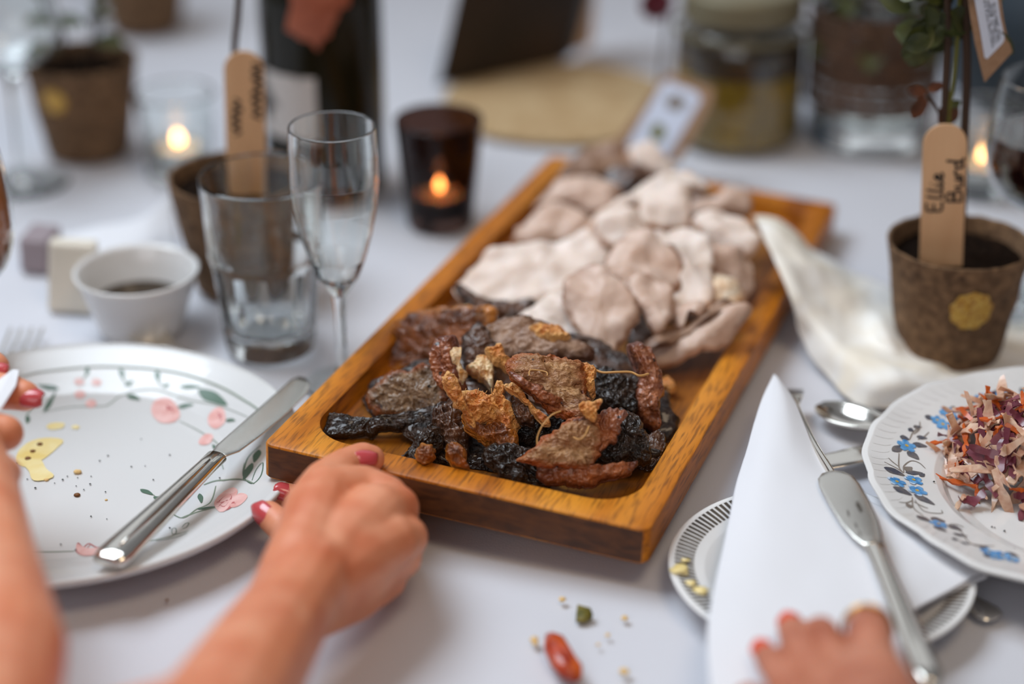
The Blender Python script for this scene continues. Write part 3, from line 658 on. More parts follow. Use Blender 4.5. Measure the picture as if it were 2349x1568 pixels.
SM = lambda q, e=.00035: LP.poly([H(*p) for p in q], e)
sm = [join(SM([(72, 560), (90, 500), (150, 458), (230, 446), (292, 458), (262, 492), (225, 525), (180, 555), (120, 580)]), SM([(105, 560), (180, 545), (212, 590), (248, 622), (205, 642), (150, 642), (132, 600)], .0007)),
      SM([(212, 395), (240, 378), (292, 380), (285, 402), (235, 410)]), SM([(325, 398), (345, 388), (365, 398), (345, 408)])]
for q, lab in zip(sm, ('broad yellow mustard smear with brown crumbs on the cream plate', 'oval yellow mustard drop above the smear on the cream plate', 'tiny pale mustard drop above the smear on the cream plate')):
    tag(obj('mustard_smear', [p + LP.c for p in q[0]], q[1], MT['mustard']), lab, 'sauce smear')
for i, (x, y, r, m) in enumerate([(183, 478, 12, 'brownbit'), (150, 510, 11, 'brownbit'), (128, 543, 12, 'brownbit'), (355, 606, 16, 'crumb'), (352, 710, 13, 'brownbit'), (485, 730, 6, 'crumb'), (212, 640, 10, 'crumb')]):
    q = H(x, y); blob('crumb', LP.put(q, r / 1.99 / 4100 * .45) + LP.c, r / 1.99 / 4100, m, ('brown crumb in the mustard smear on the cream plate' if i < 3 else 'tan crumb beside the mustard smear on the cream plate'), 'crumb', 'crumbs on the cream plate', i, (1.2, 1, .6))
pk = []
PEP = [(75, 567), (125, 637), (162, 678), (250, 655), (287, 640), (308, 624), (355, 630), (348, 668), (383, 685), (412, 660), (416, 624), (455, 553), (493, 530), (482, 695), (416, 807), (488, 818), (663, 576), (645, 455), (775, 527), (278, 934), (510, 907), (124, 918), (122, 937), (345, 960), (775, 860), (1003, 632), (530, 925), (600, 580), (700, 640)]


def specks(name, pts, m, label):
    V = []
    for i, p in enumerate(pts):
        r = random.uniform(.00045, .0008); a = [Vector((sx * r, 0, r * .5)) for sx in (1, -1)] + [Vector((0, sx * r, r * .5)) for sx in (1, -1)] + [Vector((0, 0, r * 1.4)), Vector((0, 0, 0))]
        V.append(([p + q for q in a], [(0, 2, 4), (2, 1, 4), (1, 3, 4), (3, 0, 4), (2, 0, 5), (1, 2, 5), (3, 1, 5), (0, 3, 5)]))
    o = obj(name, *join(*V), MT[m]); o['kind'] = 'stuff'; return tag(o, label, 'pepper')


specks('ground_pepper', [LP.put(H(*p), .0003) + LP.c for p in PEP], 'pepper', 'specks of ground black pepper scattered over the cream plate')

# right plate: scalloped, blue flowers
def scal(t, r, z):
    k = max(0, (r - .07) / .052); return r * (1 + .012 * k * (abs(sin(t * 6)) ** .7 - .6) + .004 * k * sin(t * 24)), z + .0007 * k * sin(t * 12 + .6)


RP = Plate('scalloped_plate', 'scalloped white plate with blue forget-me-not border and coleslaw on it', (.3165, .9241, .004),
           [(0.0005, .0075), (.05, .0075), (.068, .0082), (.0755, .0105), (.079, .0142), (.083, .0165), (.098, .0195), (.112, .0235), (.1195, .0258), (.1225, .0256)], .062, .0042, MT['china'], 192, scal)
rows = []
for k in range(96):                                             # raised moulding under the glaze near the edge
    a = 2 * pi * k / 96; rows.append(RP.leaf((.1085 * cos(a), .1085 * sin(a)), (.1185 * cos(a + .05), .1185 * sin(a + .05)), .0016, .00012))
obj('moulded_border', *join(*rows), MT['china'], RP.o)['kind'] = 'stuff'
pet, pale, yel, slt, tp = [], [], [], [], []
Z2 = lambda x, y: (2000 + x / 3.135, 850 + y / 3.135)
K = lambda x, y: RP.hit(*Z2(x, y))
def flower(x, y, r, rot=0, wh=True):
    c = K(x, y).xy
    for k in range(5):
        a = rot + 2 * pi * k / 5; d = Vector((cos(a), sin(a))); q = Vector((-d.y, d.x))
        pet.append(RP.poly([c, c + d * r * .5 + q * r * .36, c + d * r * .95 + q * r * .25, c + d * r + q * 0, c + d * r * .95 - q * r * .25, c + d * r * .5 - q * r * .36], .0004, 12))
        if wh and k in (1, 2, 3): pale.append(RP.poly([c + d * r * .72 + q * r * .3, c + d * r * .98 + q * r * .22, c + d * r * 1.03, c + d * r * .98 - q * r * .22, c + d * r * .72 - q * r * .3, c + d * r * .8], .0005, 10))
    yel.append(RP.poly([c + Vector((cos(a), sin(a))) * r * .2 for a in [k * pi / 3 for k in range(6)]], .0006, 8))
for x, y, r, ro, wh in ((180, 805, .0052, .2, True), (300, 790, .0054, .6, True), (325, 868, .0056, 1., True), (250, 545, .0056, .3, False), (480, 1105, .005, .5, False), (510, 385, .0052, .2, False), (545, 305, .0052, .8, False), (470, 355, .004, .1, False), (590, 350, .004, .3, True), (800, 205, .005, .2, False), (880, 190, .0052, .7, False), (950, 185, .0045, .1, False), (840, 1300, .0045, .3, False), (940, 1325, .005, .6, False), (1010, 1355, .004, .1, True), (890, 1335, .0035, .3, False)): flower(x, y, r, ro, wh)
for a, b, w in (((85, 695), (240, 760), .0045), ((240, 730), (370, 735), .0028), ((150, 840), (290, 900), .0042), ((300, 890), (455, 965), .0036), ((345, 760), (380, 740), .002), ((145, 575), (235, 545), .003), ((255, 580), (340, 640), .0036), ((290, 530), (400, 550), .003), ((320, 1035), (430, 1090), .0036), ((420, 1060), (530, 1085), .0045), ((545, 1110), (650, 1155), .0034), ((440, 1120), (540, 1165), .003), ((580, 1175), (690, 1195), .0022), ((570, 1210), (620, 1225), .002), ((770, 1255), (850, 1290), .003), ((800, 1320), (870, 1330), .003), ((960, 1300), (1060, 1340), .003), ((380, 320), (450, 350), .0028), ((560, 270), (620, 290), .0028), ((200, 480), (270, 500), .003), ((260, 420), (300, 440), .0028), ((320, 480), (400, 490), .0024), ((700, 215), (760, 220), .003), ((870, 150), (940, 165), .003), ((980, 190), (1060, 210), .003), ((300, 410), (350, 400), .002), ((1060, 150), (1100, 150), .003), ((640, 1240), (700, 1250), .0015)): slt.append(RP.leaf(K(*a), K(*b), w, .0003))
for pts in ([(230, 735), (195, 690), (195, 590)], [(225, 735), (180, 700), (90, 650)], [(200, 690), (150, 650), (120, 620)], [(230, 730), (230, 680), (280, 645), (340, 660), (385, 700)], [(290, 910), (300, 980), (370, 1035)], [(295, 930), (250, 945), (195, 940)], [(310, 930), (370, 1000), (450, 1020), (505, 1020), (500, 1000)], [(300, 940), (360, 970), (405, 985)], [(270, 500), (300, 440), (360, 400)], [(330, 500), (370, 480), (410, 440)], [(540, 1110), (640, 1160), (700, 1240), (790, 1270)], [(560, 1100), (620, 1110), (660, 1130)], [(590, 1205), (660, 1240), (770, 1255), (880, 1260)], [(300, 460), (340, 420), (345, 360)]): tp.append(RP.line([K(*p) for p in pts], .0008))
for a, b, w in (((240, 715), (290, 690), .0028), ((245, 965), (295, 970), .0028)): tp.append(RP.leaf(K(*a), K(*b), w, .0003))
for nm, ms, m in (('leaf_print', slt, 'pnavy'), ('stem_print', tp, 'ptaupe'), ('petal_print', pet, 'pblue'), ('petal_tip_print', pale, 'ppale'), ('flower_centre_print', yel, 'pyellow')):
    for q in ms: obj(nm, *q, MT[m], RP.o)
specks('ground_pepper', [RP.put(K(*p), .0003) + RP.c for p in ((445, 805), (862, 1128), (882, 1132), (952, 1158), (1025, 1278), (607, 722), (620, 740))], 'pepper', 'specks of ground black pepper on the scalloped plate by the coleslaw')

# saucer with striped border
SP = Plate('saucer', 'small white saucer with dark striped border under the napkin', (.1601, .8532, 0),
           [(0.0005, .0055), (.03, .0055), (.046, .006), (.052, .0078), (.06, .0115), (.07, .0142), (.0765, .0156), (.0788, .0154)], .036, .0035, MT['china'], 96)
bars = []
NB = 132
for k in range(NB):
    a = 2 * pi * k / NB; d = Vector((cos(a), sin(a), 0)); q = Vector((-d.y, d.x, 0)) * .00095
    rr = [.0655, .069, .0725, .0755]; v = []
    for r in rr: v += [SP.put(d * r + q * (r / .07), .0002), SP.put(d * r - q * (r / .07), .0002)]
    bars.append((v, [(2 * i, 2 * i + 1, 2 * i + 3, 2 * i + 2) for i in range(3)]))
for q in bars: obj('stripe', *q, MT['pblack'], SP.o)
for i, (x, y, r) in enumerate([(1563, 1310, 18), (1585, 1340, 10), (1608, 1357, 13), (1572, 1288, 8)]):
    blob('crumb', on_dish(SP, x, y, .001), r / 4300, 'mustard', 'yellow food crumb on the striped rim of the saucer', 'crumb', 'yellow crumbs on the saucer rim', i, (1.2, 1, .35), nz=.8)

# ------------------------------------------------------------------ cutlery
def frame(a, b, up=Vector((0, 0, 1))):
    d = (b - a).normalized(); s = d.cross(up).normalized(); return d, s, s.cross(d).normalized()


def cutlery_loft(a, b, st, n=20, up=Vector((0, 0, 1))):
    """st: (t, half width, half thickness, exponent, side offset, lift)"""
    d, s, u = frame(a, b, up); L = (b - a).length
    return loft([(a + d * (L * t) + s * so + u * li, s, u, w, h, e) for (t, w, h, e, so, li) in st], n)


kn = thing('table_knife', 'steel table knife with ridged handle resting across the cream plate', 'knife', at(470, 1080, .026))
a, b = at(247, 1288, .0275), at(497, 1047, .0275)
obj('handle', *cutlery_loft(a, b, [(-.012, .005, .0018, 2.5, 0, 0), (0, .0086, .0032, 3, 0, 0), (.06, .0100, .004, 3, 0, 0), (.3, .0087, .0040, 2.6, 0, 0), (.6, .0072, .0038, 2.4, 0, 0), (.9, .0058, .0036, 2.4, 0, 0), (1., .0062, .0036, 2.2, 0, 0), (1.02, .004, .002, 2.2, 0, 0)]), MT['steel'], kn, w=True)
d_, s_, u_ = frame(a, b)
obj('handle_ridge', *tube([a + (b - a) * t + u_ * (.0037) + s_ * .0012 for t in [k / 12 for k in range(1, 12)]], [.0006 + .0012 * sin(pi * k / 10) for k in range(11)], 8), MT['steel'], kn, w=True)
b2 = at(703, 868, .0275)
obj('blade', *cutlery_loft(b, b2, [(-.01, .0035, .0016, 2.2, 0, 0), (.04, .0055, .0012, 2.2, 0, 0), (.1, .0078, .0010, 2.6, .001, 0), (.3, .0088, .0009, 3, .0018, 0), (.6, .0092, .0008, 3, .0018, 0), (.85, .0086, .0008, 3, .001, 0), (.95, .0068, .0007, 2.6, -.001, 0), (1., .0030, .0005, 2.2, -.003, 0)]), MT['steel_satin'], kn, w=True)

bk = thing('butter_knife', 'rounded steel butter knife stamped STANLESS lying on the white napkin', 'knife', at(1960, 1200, .034))
NZ = .0365
a, b = at(1908, 1080, NZ), at(2006, 1252, NZ)
obj('blade', *cutlery_loft(a, b, [(0, .002, .0004, 2.2, 0, 0), (.025, .0062, .0007, 2.3, 0, 0), (.09, .0098, .0009, 2.6, 0, 0), (.2, .0112, .001, 3, .0002, 0), (.45, .0112, .001, 3, .0003, 0), (.7, .0102, .001, 3, .0006, 0), (.88, .0078, .0012, 2.6, .0006, 0), (.97, .0058, .0016, 2.4, .0004, 0), (1.02, .005, .002, 2.2, 0, 0)]), MT['steel_satin'], bk, w=True)
c_ = at(2136, 1568, .044)
obj('handle', *cutlery_loft(b, c_, [(-.02, .0045, .0018, 2.2, 0, 0), (.01, .0056, .0024, 2.4, 0, 0), (.05, .0050, .0026, 2.2, 0, 0), (.3, .0052, .003, 2.2, 0, 0), (.7, .0066, .0032, 2.4, 0, 0), (.93, .0072, .0030, 2.6, 0, 0), (.99, .005, .0024, 2.4, 0, 0), (1.01, .002, .001, 2.2, 0, 0)]), MT['steel'], bk, w=True)
d_, s_, u_ = frame(a, b)
obj('handle_collar', *cutlery_loft(a + (b - a) * .985, a + (b - a) * 1.01, [(0, .0052, .0022, 2.4, 0, 0), (.5, .0057, .0027, 2.4, 0, 0), (1., .0052, .0022, 2.4, 0, 0)]), MT['steel'], bk, w=True)


def text_part(txt, org, xd, yd, size, m, parent, name='lettering', shear=0., ext=.0001, sp=1., fit=None):
    cu = bpy.data.curves.new('t', 'FONT'); cu.body = txt; cu.size = size; cu.offset = -size * .012; cu.shear = shear; cu.extrude = ext; cu.resolution_u = 3; cu.space_character = sp
    to = bpy.data.objects.new('t', cu); C.objects.link(to); bpy.context.view_layer.update()
    me = bpy.data.meshes.new_from_object(to.evaluated_get(bpy.context.evaluated_depsgraph_get()))
    bpy.data.objects.remove(to); bpy.data.curves.remove(cu)
    xd = xd.normalized(); yd = yd.normalized(); zd = xd.cross(yd)
    fx = fit / max(p.co.x for p in me.vertices) if fit else 1.
    v = [org + xd * (p.co.x * fx) + yd * p.co.y + zd * p.co.z for p in me.vertices]; f = [tuple(p.vertices) for p in me.polygons]
    bpy.data.meshes.remove(me)
    return obj(name, v, f, m, parent, False, w=True)


text_part('STANLESS', at(1961, 1149, NZ + .0017), d_, (s_ * -1 if s_.x < 0 else s_), .0030, MT['pblack'], bk, shear=.15, fit=.0088)
for q in (((1944, 1168), (1948, 1180)), ((1961, 1198), (1967, 1208)), ((1970, 1215), (1975, 1228))):
    obj('scratch', *ribbon([at(*q[0], NZ + .0016), at(*q[1], NZ + .0016)], .0005), MT['pblack'], bk, False, w=True)

dk = thing('dessert_fork', 'slim steel fork neck showing between the napkin peak and the butter knife', 'fork', at(1870, 1020, .02))
P_ = smoothpath([at(1822, 915, .018), at(1842, 965, .024), at(1868, 1020, .028), at(1905, 1082, .03), at(1950, 1160, .0295)], 6)
obj('neck', *tube(P_, [.0016 + .0012 * (i / len(P_)) for i in range(len(P_))], 12), MT['steel'], dk, w=True)
obj('shoulder', *cutlery_loft(at(1810, 895, .012), at(1826, 925, .018), [(0, .009, .0009, 2.4, 0, 0), (.5, .006, .0011, 2.2, 0, 0), (1, .0022, .0013, 2.2, 0, 0)]), MT['steel'], dk, w=True)


def spoon(name, label, a, b, c, wd, dp, m='steel', tilt=0., up=Vector((0, 0, 1))):
    """bowl from tip a to neck b, handle on to c"""
    d, s, u = frame(a, b, up); L = (b - a).length; v, f = [], []; NU, NV = 22, 13
    o = thing(name, label, 'spoon', a)
    for sd in (0, 1):
        for i in range(NU + 1):
            t = i / NU; w = wd * (sin(pi * min(t * .93 + .035, 1)) ** .6) * (1.05 - .35 * t)
            for j in range(NV):
                x = (j / (NV - 1)) * 2 - 1
                z = -dp * (1 - x * x) * sin(pi * t) ** .7 + dp * .35 * t
                v.append(a + d * (L * t) + s * (x * w) + u * (z - sd * .0012))
    K_ = (NU + 1) * NV
    for sd in (0, 1):
        for i in range(NU):
            for j in range(NV - 1): q = sd * K_ + i * NV + j; f.append((q, q + 1, q + NV + 1, q + NV))
    for i in range(NU): f.append((i * NV, (i + 1) * NV, K_ + (i + 1) * NV, K_ + i * NV)); f.append((i * NV + NV - 1, (i + 1) * NV + NV - 1, K_ + (i + 1) * NV + NV - 1, K_ + i * NV + NV - 1))
    obj('bowl', v, f, MT[m], o, w=True)
    obj('handle', *cutlery_loft(b - d * .004 + u * dp * .3, c, [(0, .0035, .0010, 2.2, 0, 0), (.06, .0028, .0014, 2.2, 0, .001), (.5, .0036, .0012, 2.2, 0, .002), (.85, .0065, .001, 2.4, 0, 0), (.97, .0055, .0009, 2.2, 0, 0), (1, .002, .0006, 2.2, 0, 0)], 14, up), MT[m], o, w=True)
    return o


spoon('dessert_spoon', 'steel dessert spoon with its bowl showing beside the muslin cloth', at(1880, 925, .008), at(2035, 985, .011), at(2420, 1060, .004), .0165, .0075)
# dark knife handle under the scalloped plate
uk = thing('table_knife', 'dark steel knife blade lying on the cloth between fork and scalloped plate', 'knife', at(1940, 1050, .003))
obj('blade', *cutlery_loft(at(1880, 1062, .0075), at(2060, 1025, .005), [(0, .004, .0005, 2.2, 0, 0), (.05, .008, .0008, 2.4, 0, 0), (.5, .0092, .001, 2.6, 0, 0), (1, .009, .001, 2.6, 0, 0)]), MT['steel'], uk, w=True)
obj('handle', *cutlery_loft(at(2060, 1025, .005), at(2300, 985, .005), [(0, .006, .002, 2.4, 0, 0), (.2, .006, .003, 2.4, 0, 0), (.9, .008, .003, 2.4, 0, 0), (1, .004, .002, 2.4, 0, 0)]), MT['steel'], uk, w=True)
ek = thing('cutlery_handle', 'dark steel cutlery handle end poking out behind the saucer', 'cutlery', at(2250, 1390, .004))
obj('handle', *cutlery_loft(at(2150, 1330, .0016), at(2286, 1418, .0022), [(0, .004, .0012, 2.2, 0, 0), (.5, .006, .0014, 2.2, 0, 0), (.85, .0078, .0013, 2.4, 0, 0), (.97, .006, .0011, 2.2, 0, 0), (1, .002, .0007, 2.2, 0, 0)]), MT['steel'], ek, w=True)
spoon('teaspoon', 'shiny teaspoon bowl lying between the ramekin and the cream plate', at(296, 745, .008), at(395, 800, .008), at(560, 900, .003), .0135, .006)
fk = thing('dinner_fork', 'steel fork with tines showing above the rim of the cream plate', 'fork', at(40, 800, .004))
for k in range(4):
    x = 16 + k * 24
    obj('tine', *tube(smoothpath([at(x + 10, 752, .006), at(x - 6, 790, .004), at(x - 30, 830, .003)], 4), [.0007] + [.0011] * 8, 8), MT['steel'], fk, w=True)
obj('neck', *cutlery_loft(at(18, 828, .003), at(-130, 1000, .003), [(0, .0125, .001, 2.4, 0, 0), (.12, .011, .0012, 2.2, 0, 0), (.25, .004, .0014, 2.2, 0, 0), (.6, .0035, .0014, 2.2, 0, 0), (1, .006, .0012, 2.2, 0, 0)]), MT['steel'], fk, w=True)

# ------------------------------------------------------------------ cloth sheets from control grids
def sheet(name, rows, m, th=.0006, mu=8, mv=8, wr=(0., 40.), parent=None, seed=0):
    """rows of control points (world); Catmull-Rom surface with wrinkles, solid thickness"""
    R = [smoothpath(r, mv) for r in rows]; cols = list(zip(*R)); G = [smoothpath(c, mu) for c in cols]
    nu, nv = len(G[0]), len(G); v, f = [], []; Nn = []
    for i in range(nu):
        for j in range(nv):
            du = G[j][min(i + 1, nu - 1)] - G[j][max(i - 1, 0)]; dv = G[min(j + 1, nv - 1)][i] - G[max(j - 1, 0)][i]
            n = du.cross(dv).normalized()
            if n.z < 0: n = -n
            p = G[j][i]; h = wr[0] * (noise.noise(p * wr[1] + Vector((seed, 0, 0))) + .5 * noise.noise(p * wr[1] * 2.3 + Vector((0, seed, 0))))
            q = p + n * h; q.z = max(q.z, .0004); v.append(q); Nn.append(n)
    k = len(v); v += [p - n * th for p, n in zip(v, Nn)]
    for s in (0, k):
        for i in range(nu - 1):
            for j in range(nv - 1): q = s + i * nv + j; f.append((q, q + 1, q + nv + 1, q + nv))
    for j in range(nv - 1): f.append((j, j + 1, k + j + 1, k + j)); q = (nu - 1) * nv + j; f.append((q, q + 1, k + q + 1, k + q))
    for i in range(nu - 1): f.append((i * nv, (i + 1) * nv, k + (i + 1) * nv, k + i * nv)); q = i * nv + nv - 1; f.append((q, q + nv, k + q + nv, k + q))
    return obj(name, v, f, m, parent, w=True)


npk = thing('napkin', 'folded white paper napkin on the striped saucer under the butter knife', 'napkin', at(1850, 1300, .012))
sheet('front_fold', [
    [at(1773, 862, .034), at(1776, 858, .034), at(1782, 862, .034), at(1788, 868, .033)],
    [at(1742, 930, .033), at(1770, 925, .036), at(1800, 920, .036), at(1826, 925, .031)],
    [at(1712, 1030, .030), at(1755, 1025, .036), at(1810, 1020, .036), at(1872, 1035, .029)],
    [at(1688, 1110, .029), at(1750, 1110, .0355), at(1830, 1100, .035), at(1915, 1110, .030)],
    [at(1668, 1210, .030), at(1750, 1215, .035), at(1870, 1215, .034), at(1985, 1230, .0315)],
    [at(1640, 1340, .033), at(1740, 1350, .036), at(1900, 1340, .035), at(2042, 1350, .034)],
    [at(1622, 1450, .037), at(1740, 1460, .039), at(1920, 1450, .038), at(2085, 1460, .037)],
    [at(1632, 1600, .042), at(1750, 1610, .043), at(1950, 1610, .042), at(2150, 1600, .040)]], MT['napkin'], .0012, 7, 8, (.0004, 45), npk)
for dz, off in ((-.0036, 0), (-.0058, 10)):
    sheet('back_fold', [
        [at(1900 + off, 1090 - off, .026 + dz), at(1935 + off, 1110, .0255 + dz), at(1990 + off, 1145 - off, .0245 + dz), at(2030 + off, 1165 - off, .024 + dz)],
        [at(1930, 1180, .027 + dz), at(1980, 1190, .027 + dz), at(2060, 1200, .0255 + dz), at(2140 + off, 1235 - off, .0235 + dz)],
        [at(1960, 1270, .028 + dz), at(2020, 1270, .028 + dz), at(2130, 1265, .025 + dz), at(2225 + off, 1285 - off, .0225 + dz)],
        [at(1980, 1340, .029 + dz), at(2050, 1340, .0285 + dz), at(2160, 1318, .024 + dz), at(2258 + off, 1306 + off, .0215 + dz)],
        [at(1990, 1440, .030 + dz), at(2040, 1425, .029 + dz), at(2120, 1385, .025 + dz), at(2240 + off, 1318 + off, .0215 + dz)]], MT['napkin'], .0008, 6, 6, (.0003, 50), npk, 3 + off)

mus = sheet('muslin_cloth', [
    [at(1730, 492, .060), at(1733, 500, .061), at(1736, 506, .060), at(1738, 512, .058), at(1742, 520, .056)],
    [at(1795, 508, .050), at(1795, 535, .056), at(1788, 560, .054), at(1782, 585, .052), at(1778, 600, .050)],
    [at(1868, 566, .034), at(1862, 600, .043), at(1848, 635, .040), at(1832, 665, .040), at(1815, 690, .036)],
    [at(1955, 622, .014), at(1935, 665, .026), at(1905, 700, .024), at(1870, 735, .026), at(1838, 775, .012)],
    [at(2030, 650, .006), at(2000, 700, .016), at(1965, 750, .014), at(1925, 800, .020), at(1885, 850, .004)],
    [at(2090, 700, .002), at(2040, 765, .022), at(2020, 800, .016), at(1985, 850, .020), at(1955, 922, .002)],
    [at(2170, 730, .001), at(2150, 800, .001), at(2098, 842, .017), at(2058, 880, .018), at(2010, 935, .002)],
    [at(2270, 740, .001), at(2250, 800, .001), at(2220, 840, .002), at(2170, 880, .010), at(2110, 925, .002)],
    [at(2400, 740, .001), at(2390, 780, .002), at(2370, 810, .003), at(2340, 840, .004), at(2300, 870, .002)],
    [at(2500, 730, .001), at(2500, 770, .003), at(2490, 800, .003), at(2470, 830, .003), at(2440, 860, .002)]], MT['muslin'], .0005, 9, 9, (.0022, 42))
tag(mus, 'crumpled cream muslin runner draped from the board edge round the plant pot', 'cloth')

# ------------------------------------------------------------------ glasses, cups, candle
def make_tumbler():
    c = at(622, 795); Hh = .1195
    o = thing('tumbler', 'empty clear glass tumbler with moulded facets in front of a peat pot', 'glass', c)
    ro, rb = .0388, .0285
    outer = [(0.0005, 0), (rb - .003, 0), (rb, .002), (rb + .0006, .006), (rb + .002, .02), (rb + .0042, .045), (rb + .0062, .062), (rb + .0078, .068), (rb + .0079, .074), (ro - .0012, .1), (ro, Hh - .0015)]
    inner = [(ro - .0006, Hh), (ro - .0016, Hh - .0012), (ro - .0034, .1), (rb + .005, .07), (rb + .002, .045), (rb - .0022, .02), (rb - .006, .0135), (0.0005, .0125)]
    def md(t, r, z):
        if r > .02 and .004 < z < .0665 and r > (rb - .001) and not (r < rb + .0021 and z > .044): r *= 1 - .055 * abs(sin(4.5 * t)) ** 1.5 * min(1, (z - .004) / .012) * min(1, max(0, (.0685 - z) / .004))
        return r, z
    obj('body', *lathe(outer + inner, 108, mod=md), MT['glass'], o); return o


make_tumbler()


def make_flute():
    c = at(787, 880); o = thing('champagne_flute', 'empty champagne flute standing by the left edge of the board', 'glass', c); T = .1715
    outer = [(0.0005, 0), (.0235, 0), (.0245, .0008), (.0235, .0016), (.012, .0028), (.0052, .0055), (.0038, .012), (.0034, .03), (.0036, .05), (.0048, .062), (.0088, .068), (.0125, .074), (.0172, .086), (.0222, .104), (.0256, .122), (.0268, .138), (.0266, .155), (.0258, T - .0006)]
    inner = [(.0253, T), (.0247, T - .0006), (.0255, .155), (.0257, .138), (.0245, .122), (.0211, .104), (.0160, .087), (.0108, .076), (.005, .0715), (0.0005, .0708)]
    obj('body', *lathe(outer + inner, 72), MT['glass'], o)


make_flute()


def flame(o, z, h=.012, m='flame'):
    obj('flame', *lathe([(0.0003, z), (.0022, z + h * .18), (.0032, z + h * .38), (.0022, z + h * .7), (.0003, z + h)], 12), MT[m], o)


def tealight(o, z0, r=.019, m='flame'):
    obj('tealight_tin', *lathe([(0.0005, z0), (r, z0), (r, z0 + .015), (r - .0006, z0 + .015), (r - .0006, z0 + .002), (0.0005, z0 + .002)], 32), MT['tin'], o)
    obj('wax', *lathe([(0.0005, z0 + .0022), (r - .0009, z0 + .0022), (r - .0009, z0 + .0125), (0.0005, z0 + .012)], 32), MT['wax'], o)
    obj('wick', *tube([(0, 0, z0 + .012), (0, .0004, z0 + .016)], .0006, 6), MT['ink'], o)
    flame(o, z0 + .0155, .012, m)


c = at(1010, 508)
o = thing('candle_holder', 'smoked brown glass candle holder with a lit tealight by the board', 'candle', c)
obj('glass_cup', *lathe([(0.0005, 0), (.0235, 0), (.0245, .0015), (.0262, .02), (.0295, .05), (.0322, .0795), (.0316, .0812), (.0304, .0802), (.0278, .05), (.0245, .02), (.0228, .009), (0.0005, .008)], 64), MT['darkglass'], o)
tealight(o, .0085)

c = at(325, 752)
o = thing('ramekin', 'white porcelain ramekin half full of dark gravy behind the cream plate', 'bowl', c)
rp = [(0.0005, .0), (.026, 0), (.0275, .0015), (.0315, .015), (.0375, .034), (.0402, .0405), (.0408, .0425), (.0396, .0432), (.0375, .0415), (.0345, .034), (.029, .016), (.0255, .006), (0.0005, .005)]
obj('cup', *lathe(rp, 80), MT['china'], o)
obj('gravy', *lathe([(0.0005, .019), (.029, .019), (.0302, .0205), (0.0005, .0202)], 48), MT['gravy'], o)

# ------------------------------------------------------------------ peat pots with name sticks
def pot_mesh(r0, r1, h, n=64, seed=0):
    prof = [(0.0005, 0), (r0 - .002, 0), (r0, .002)] + [(r0 + (r1 - r0) * k / 10, h * k / 10) for k in range(1, 11)] + [(r1 - .0012, h + .0006), (r1 - .0026, h - .0006)] + [(r0 + (r1 - r0) * k / 10 - .003, h * k / 10) for k in range(9, 5, -1)]
    def md(t, r, z):
        w = .0011 * noise.noise((cos(t) * 2.2 + seed, sin(t) * 2.2, z * 60)) + .0004 * noise.noise((cos(t) * 9, sin(t) * 9 + seed, z * 260))
        return max(.0004, r + w * min(1, r / .02)), z + (.0007 * noise.noise((cos(t) * 7 + seed, sin(t) * 7, 3)) if z > h * .9 else 0)
    return lathe(prof, n, mod=md)


def pot(label, c, h, r1=.0448, r0=.0325, gold=None, seed=0, gcol='gold'):
    o = thing('peat_pot', label, 'plant pot', c, 'peat pot favours')
    obj('pot_wall', *pot_mesh(r0, r1, h, seed=seed), MT['peat'], o)
    zs = h * .86; rs = r0 + (r1 - r0) * .86 - .0028; v = [Vector((0, 0, zs))]; f = []
    for k in range(1, 7):
        for j in range(36):
            a = 2 * pi * j / 36; r = rs * k / 6; v.append(Vector((r * cos(a), r * sin(a), zs + .0025 * noise.noise((r * cos(a) * 150 + seed, r * sin(a) * 150, 0)))))
    for j in range(36): f.append((0, 1 + j, 1 + (j + 1) % 36))
    for k in range(5):
        for j in range(36): f.append((1 + k * 36 + j, 1 + k * 36 + (j + 1) % 36, 1 + (k + 1) * 36 + (j + 1) % 36, 1 + (k + 1) * 36 + j))
    obj('soil', v, f, MT['soil'], o)
    if gold is not None:                                        # round sticker on the wall: angle, height, size
        a0, z0, R = gold; v, f = [], []; n, m = 28, 6
        for i in range(m + 1):
            for j in range(n):
                b = 2 * pi * j / n; rr = R * i / m * (1 + .06 * sin(b * 9)); zz = z0 + rr * sin(b); rad = r0 + (r1 - r0) * zz / h + .0013; aa = a0 + rr * cos(b) / rad
                v.append(Vector((rad * cos(aa), rad * sin(aa), zz)))
        for i in range(m):
            for j in range(n): f.append((i * n + j, i * n + (j + 1) % n, (i + 1) * n + (j + 1) % n, (i + 1) * n + j))
        obj('gold_sticker', v, f, MT[gcol], o)
    return o


CR = at(2172, 812); CR.z = .003
pot('peat pot with gold sticker on the muslin, holding the Ellie Burd stick', CR, .0765, gold=(-pi / 2 + .05, .048, .0135), seed=3)
CL = at(562, 652)
pot('peat pot standing right behind the glass tumbler', CL, .081, .0472, .033, seed=9)
CB = at(205, 345)
pot('peat pot with gold blot behind the clear wine glass', CB, .078, gold=(-pi / 2 - .35, .056, .0105), seed=14)
CC = at(335, 60)
pot('farthest peat pot, behind the one with the gold blot', CC, .075, seed=21)


